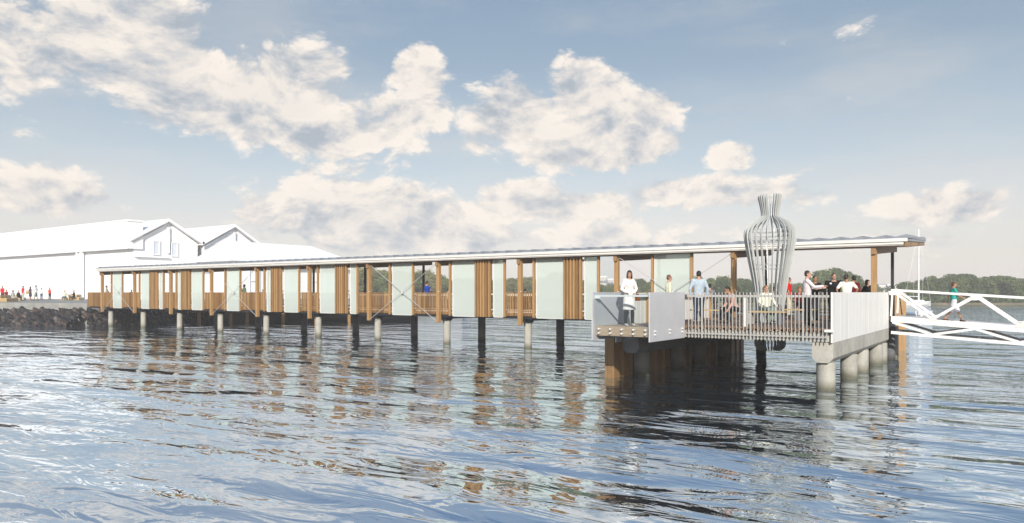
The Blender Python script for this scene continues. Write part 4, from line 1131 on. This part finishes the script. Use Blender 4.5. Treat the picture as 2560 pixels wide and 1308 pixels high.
# ------------------------------------------------------------------ haze
HZ = True
if HZ:
    mz = bpy.data.materials.new('haze'); mz.use_nodes = True; nt = mz.node_tree; nt.nodes.clear()
    out = N(nt, 'ShaderNodeOutputMaterial'); pv = N(nt, 'ShaderNodeVolumePrincipled')
    pv.inputs['Color'].default_value = (.985,.985,1,1); pv.inputs['Density'].default_value = .0010; pv.inputs['Anisotropy'].default_value = -.2
    nt.links.new(pv.outputs[0], out.inputs['Volume'])
    o = MB().box(-420,420,-60,520,-3.2,24).build('haze', mz); o.rotation_euler = (0,0,R(35)); tag(o, 'pale morning haze over the harbour', None, None, 'stuff')
    try: mz.cycles.homogeneous_volume = True
    except Exception: pass

# ------------------------------------------------------------------ camera
cam = bpy.data.cameras.new('camera'); co = bpy.data.objects.new('camera', cam); COL.objects.link(co); SC.camera = co
cam.sensor_width = 36; cam.lens = F/2560*36; cam.shift_y = 77/2560; cam.clip_end = 6000; cam.clip_start = .1
co.location = (0,0,3.0); co.rotation_euler = (R(90),0,R(35))

# ------------------------------------------------------------------ light
sv = Vector((.68,-1,.55)).normalized()     # towards the sun
elev = math.asin(sv.z); az = math.atan2(sv.x, sv.y)
sun = bpy.data.lights.new('sun', 'SUN'); sun.energy = 3.6; sun.angle = R(.5); sun.color = (1,.94,.85)
so_ = bpy.data.objects.new('sun', sun); COL.objects.link(so_); so_.rotation_euler = sv.to_track_quat('Z','Y').to_euler(); so_.location = (0,-60,60)

W_ = bpy.data.worlds.new('World'); SC.world = W_; W_.use_nodes = True; nt = W_.node_tree; nt.nodes.clear()
lk = nt.links.new
out = N(nt, 'ShaderNodeOutputWorld'); bgd = N(nt, 'ShaderNodeBackground'); bgd.inputs[1].default_value = .1
sky = N(nt, 'ShaderNodeTexSky', sky_type='NISHITA'); sky.sun_disc = False; sky.sun_elevation = elev; sky.sun_rotation = az
sky.air_density = 1.0; sky.dust_density = 2.0; sky.ozone_density = 1.2
tc = N(nt, 'ShaderNodeTexCoord')
sx = N(nt, 'ShaderNodeSeparateXYZ'); lk(tc.outputs['Generated'], sx.inputs[0])
def mth(op, a, b=None, c=None, clamp=False):
    n = N(nt, 'ShaderNodeMath', operation=op); n.use_clamp = clamp
    for i, v in enumerate((a, b, c)):
        if v is None: continue
        if isinstance(v, (int, float)): n.inputs[i].default_value = v
        else: lk(v, n.inputs[i])
    return n.outputs[0]
# bearing from the pier's cross axis and elevation of each sky direction
AZ = mth('ARCTAN2', sx.outputs[0], sx.outputs[1])          # 0 along +Y, negative towards -X
EL = mth('ARCSINE', sx.outputs[2])
def dirpx(px, py):
    r = (px-1280)/F; u = (731-py)/F
    v = Vector((r*CC-SS, r*SS+CC, u)).normalized()
    return math.atan2(v.x, v.y), math.asin(v.z)
# cloud banks: (bearing, elevation, half widths) measured from the photograph's sky
BL = [(60,120,330,130,.9),(330,40,210,90,1.0),(420,190,170,120,1.1),(640,260,260,110,1.15),(760,190,130,90,1.0),(850,330,210,110,1.0),(1040,190,80,90,1.0),(1000,280,140,80,.9),(790,420,90,60,.7),
      (1290,300,140,100,1.05),(1470,240,110,90,1.1),(1560,290,160,80,1.0),(1480,360,260,70,1.05),(1660,260,70,50,.8),(1820,390,90,50,.85),(1300,505,130,60,1.0),(1450,520,260,55,.85),(1720,480,200,55,.95),
      (900,540,260,95,1.15),(1060,590,260,70,1.0),(680,560,150,60,.7),(90,480,190,65,1.0),(60,190,110,90,.8),(2030,110,300,130,.36),(2100,190,70,40,.45),(2130,230,50,30,.55),(2330,520,200,55,.95),(1950,480,220,60,.75),(2250,300,160,60,.38),(60,350,70,40,.5),(1500,600,420,55,.75),(2300,600,300,45,.65),(560,60,50,30,.45),(700,105,70,25,.5),(1655,120,30,25,.5)]
mask = None
for px, py, wx, wy, amp in BL:
    a0, e0 = dirpx(px, py); a1, _ = dirpx(px+wx, py); _, e1 = dirpx(px, py-wy)
    wa, we = abs(a1-a0)*1.08, abs(e1-e0)*1.08
    da = mth('MULTIPLY', mth('SUBTRACT', AZ, a0), 1/wa); de = mth('MULTIPLY', mth('SUBTRACT', EL, e0), 1/we)
    q_ = mth('ADD', mth('MULTIPLY', da, da), mth('MULTIPLY', de, de))
    g_ = mth('MULTIPLY', mth('POWER', 2.718, mth('MULTIPLY', q_, -.75)), amp)
    mask = g_ if mask is None else mth('MAXIMUM', mask, g_)
# outside the photographed part of the sky: scattered clouds everywhere
grp_in = tc.outputs['Generated']
def dens(vec, detail=9.0):
    w1 = N(nt, 'ShaderNodeTexNoise'); setin(w1, Scale=5.0, Detail=3.0); lk(vec, w1.inputs['Vector'])
    vm = N(nt, 'ShaderNodeVectorMath', operation='MULTIPLY_ADD'); lk(w1.outputs['Color'], vm.inputs[0]); vm.inputs[1].default_value = (.10,.10,.10); lk(vec, vm.inputs[2])
    mp = N(nt, 'ShaderNodeMapping'); mp.inputs['Scale'].default_value = (1,1,1.9); lk(vm.outputs[0], mp.inputs[0])
    n = N(nt, 'ShaderNodeTexNoise'); setin(n, Scale=8.0, Detail=detail, Roughness=.62, Lacunarity=2.1); lk(mp.outputs[0], n.inputs['Vector'])
    vo = N(nt, 'ShaderNodeTexVoronoi'); setin(vo, Scale=15.0, Detail=min(detail,4.0), Roughness=.55, Lacunarity=2.3); lk(mp.outputs[0], vo.inputs['Vector'])
    return mth('ADD', mth('MULTIPLY', n.outputs['Fac'], .70), mth('MULTIPLY', mth('SUBTRACT', 1.0, vo.outputs['Distance']), .26))
d0 = dens(grp_in)
off = N(nt, 'ShaderNodeVectorMath', operation='ADD'); lk(grp_in, off.inputs[0]); off.inputs[1].default_value = (-.012,-.006,.030)
d1 = dens(off.outputs[0], 5.0)
big = N(nt, 'ShaderNodeTexNoise'); setin(big, Scale=2.3, Detail=2.0); lk(grp_in, big.inputs['Vector'])
behind = mth('MULTIPLY', mth('SUBTRACT', big.outputs['Fac'], .42), 3.2, clamp=True)
inview = mth('MULTIPLY', mth('SUBTRACT', mth('ADD', mth('MULTIPLY', sx.outputs[0], -SS), mth('MULTIPLY', sx.outputs[1], CC)), .55), 5.0, clamp=True)
high = mth('MULTIPLY', mth('SUBTRACT', EL, .44), 8.0, clamp=True)
inview = mth('MULTIPLY', inview, mth('SUBTRACT', 1.0, high))
msk = mth('ADD', mth('MULTIPLY', mask, inview), mth('MULTIPLY', mth('MULTIPLY', behind, mth('SUBTRACT', 1.0, mth('MULTIPLY', high, .45))), mth('SUBTRACT', 1.0, inview)))
cov = mth('ADD', mth('MULTIPLY', msk, .85), mth('MULTIPLY', d0, 1.15))       # density field
N1 = N(nt, 'ShaderNodeMapRange', interpolation_type='SMOOTHSTEP'); lk(cov, N1.inputs[0]); setin(N1, From_Min=.78, From_Max=.98, To_Min=0.0, To_Max=1.0)
alpha = N1.outputs[0]
# soft thin veil
v_ = N(nt, 'ShaderNodeTexNoise'); setin(v_, Scale=3.0, Detail=7.0, Roughness=.6); mpv = N(nt, 'ShaderNodeMapping'); mpv.inputs['Scale'].default_value = (1,1,3.6); lk(grp_in, mpv.inputs[0]); lk(mpv.outputs[0], v_.inputs['Vector'])
veil = N(nt, 'ShaderNodeMapRange', interpolation_type='SMOOTHSTEP'); lk(v_.outputs['Fac'], veil.inputs[0]); setin(veil, From_Min=.42, From_Max=.72, To_Min=0.0, To_Max=.55)
lit = mth('MULTIPLY_ADD', mth('SUBTRACT', d0, d1), 3.0, .68, clamp=True)
thick = N(nt, 'ShaderNodeMapRange'); lk(cov, thick.inputs[0]); setin(thick, From_Min=.9, From_Max=1.65, To_Min=1.0, To_Max=.72)
lit2 = mth('MULTIPLY', lit, thick.outputs[0], clamp=True)
ccol = ramp(nt, [(0, (.33,.37,.42)), (.35, (.47,.48,.50)), (.65, (.64,.60,.565)), (1, (.80,.73,.655))], lit2)
sc10 = N(nt, 'ShaderNodeVectorMath', operation='SCALE'); sc10.inputs['Scale'].default_value = 10.0; lk(ccol.outputs[0], sc10.inputs[0])
# pale summer sky: Nishita pulled towards a milky blue by high thin cloud
milk = N(nt, 'ShaderNodeMix', data_type='RGBA'); lk(mth('MULTIPLY_ADD', veil.outputs[0], .3, .70), milk.inputs[0])
lk(sky.outputs[0], milk.inputs[6]); 
milkcol = ramp(nt, [(.0, (.78,.70,.64)), (.09, (.66,.63,.61)), (.18, (.44,.50,.54)), (.30, (.275,.345,.415)), (.45, (.185,.265,.37)), (.7, (.12,.22,.38))], EL)
sm = N(nt, 'ShaderNodeVectorMath', operation='SCALE'); sm.inputs['Scale'].default_value = 10.0; lk(milkcol.outputs[0], sm.inputs[0])
lk(sm.outputs[0], milk.inputs[7])
vm2 = N(nt, 'ShaderNodeMix', data_type='RGBA'); lk(mth('MULTIPLY', veil.outputs[0], .55), vm2.inputs[0]); lk(milk.outputs[2], vm2.inputs[6]); vm2.inputs[7].default_value = (5.6,5.5,5.5,1)
fin = N(nt, 'ShaderNodeMix', data_type='RGBA'); lk(mth('MULTIPLY', alpha, .95), fin.inputs[0]); lk(vm2.outputs[2], fin.inputs[6]); lk(sc10.outputs[0], fin.inputs[7])
lk(fin.outputs[2], bgd.inputs[0]); lk(bgd.outputs[0], out.inputs[0])
W_.cycles.sampling_method = 'MANUAL'; W_.cycles.sample_map_resolution = 512

SC.view_settings.view_transform = 'Standard'; SC.view_settings.look = 'None'; SC.view_settings.exposure = .38; SC.view_settings.gamma = 1
SC.render.engine = 'CYCLES'
cy = SC.cycles
cy.max_bounces = 6; cy.diffuse_bounces = 2; cy.glossy_bounces = 4; cy.transmission_bounces = 4; cy.transparent_max_bounces = 12; cy.volume_bounces = 0
cy.use_denoising = True; cy.caustics_reflective = False; cy.caustics_refractive = False; cy.sample_clamp_indirect = 4
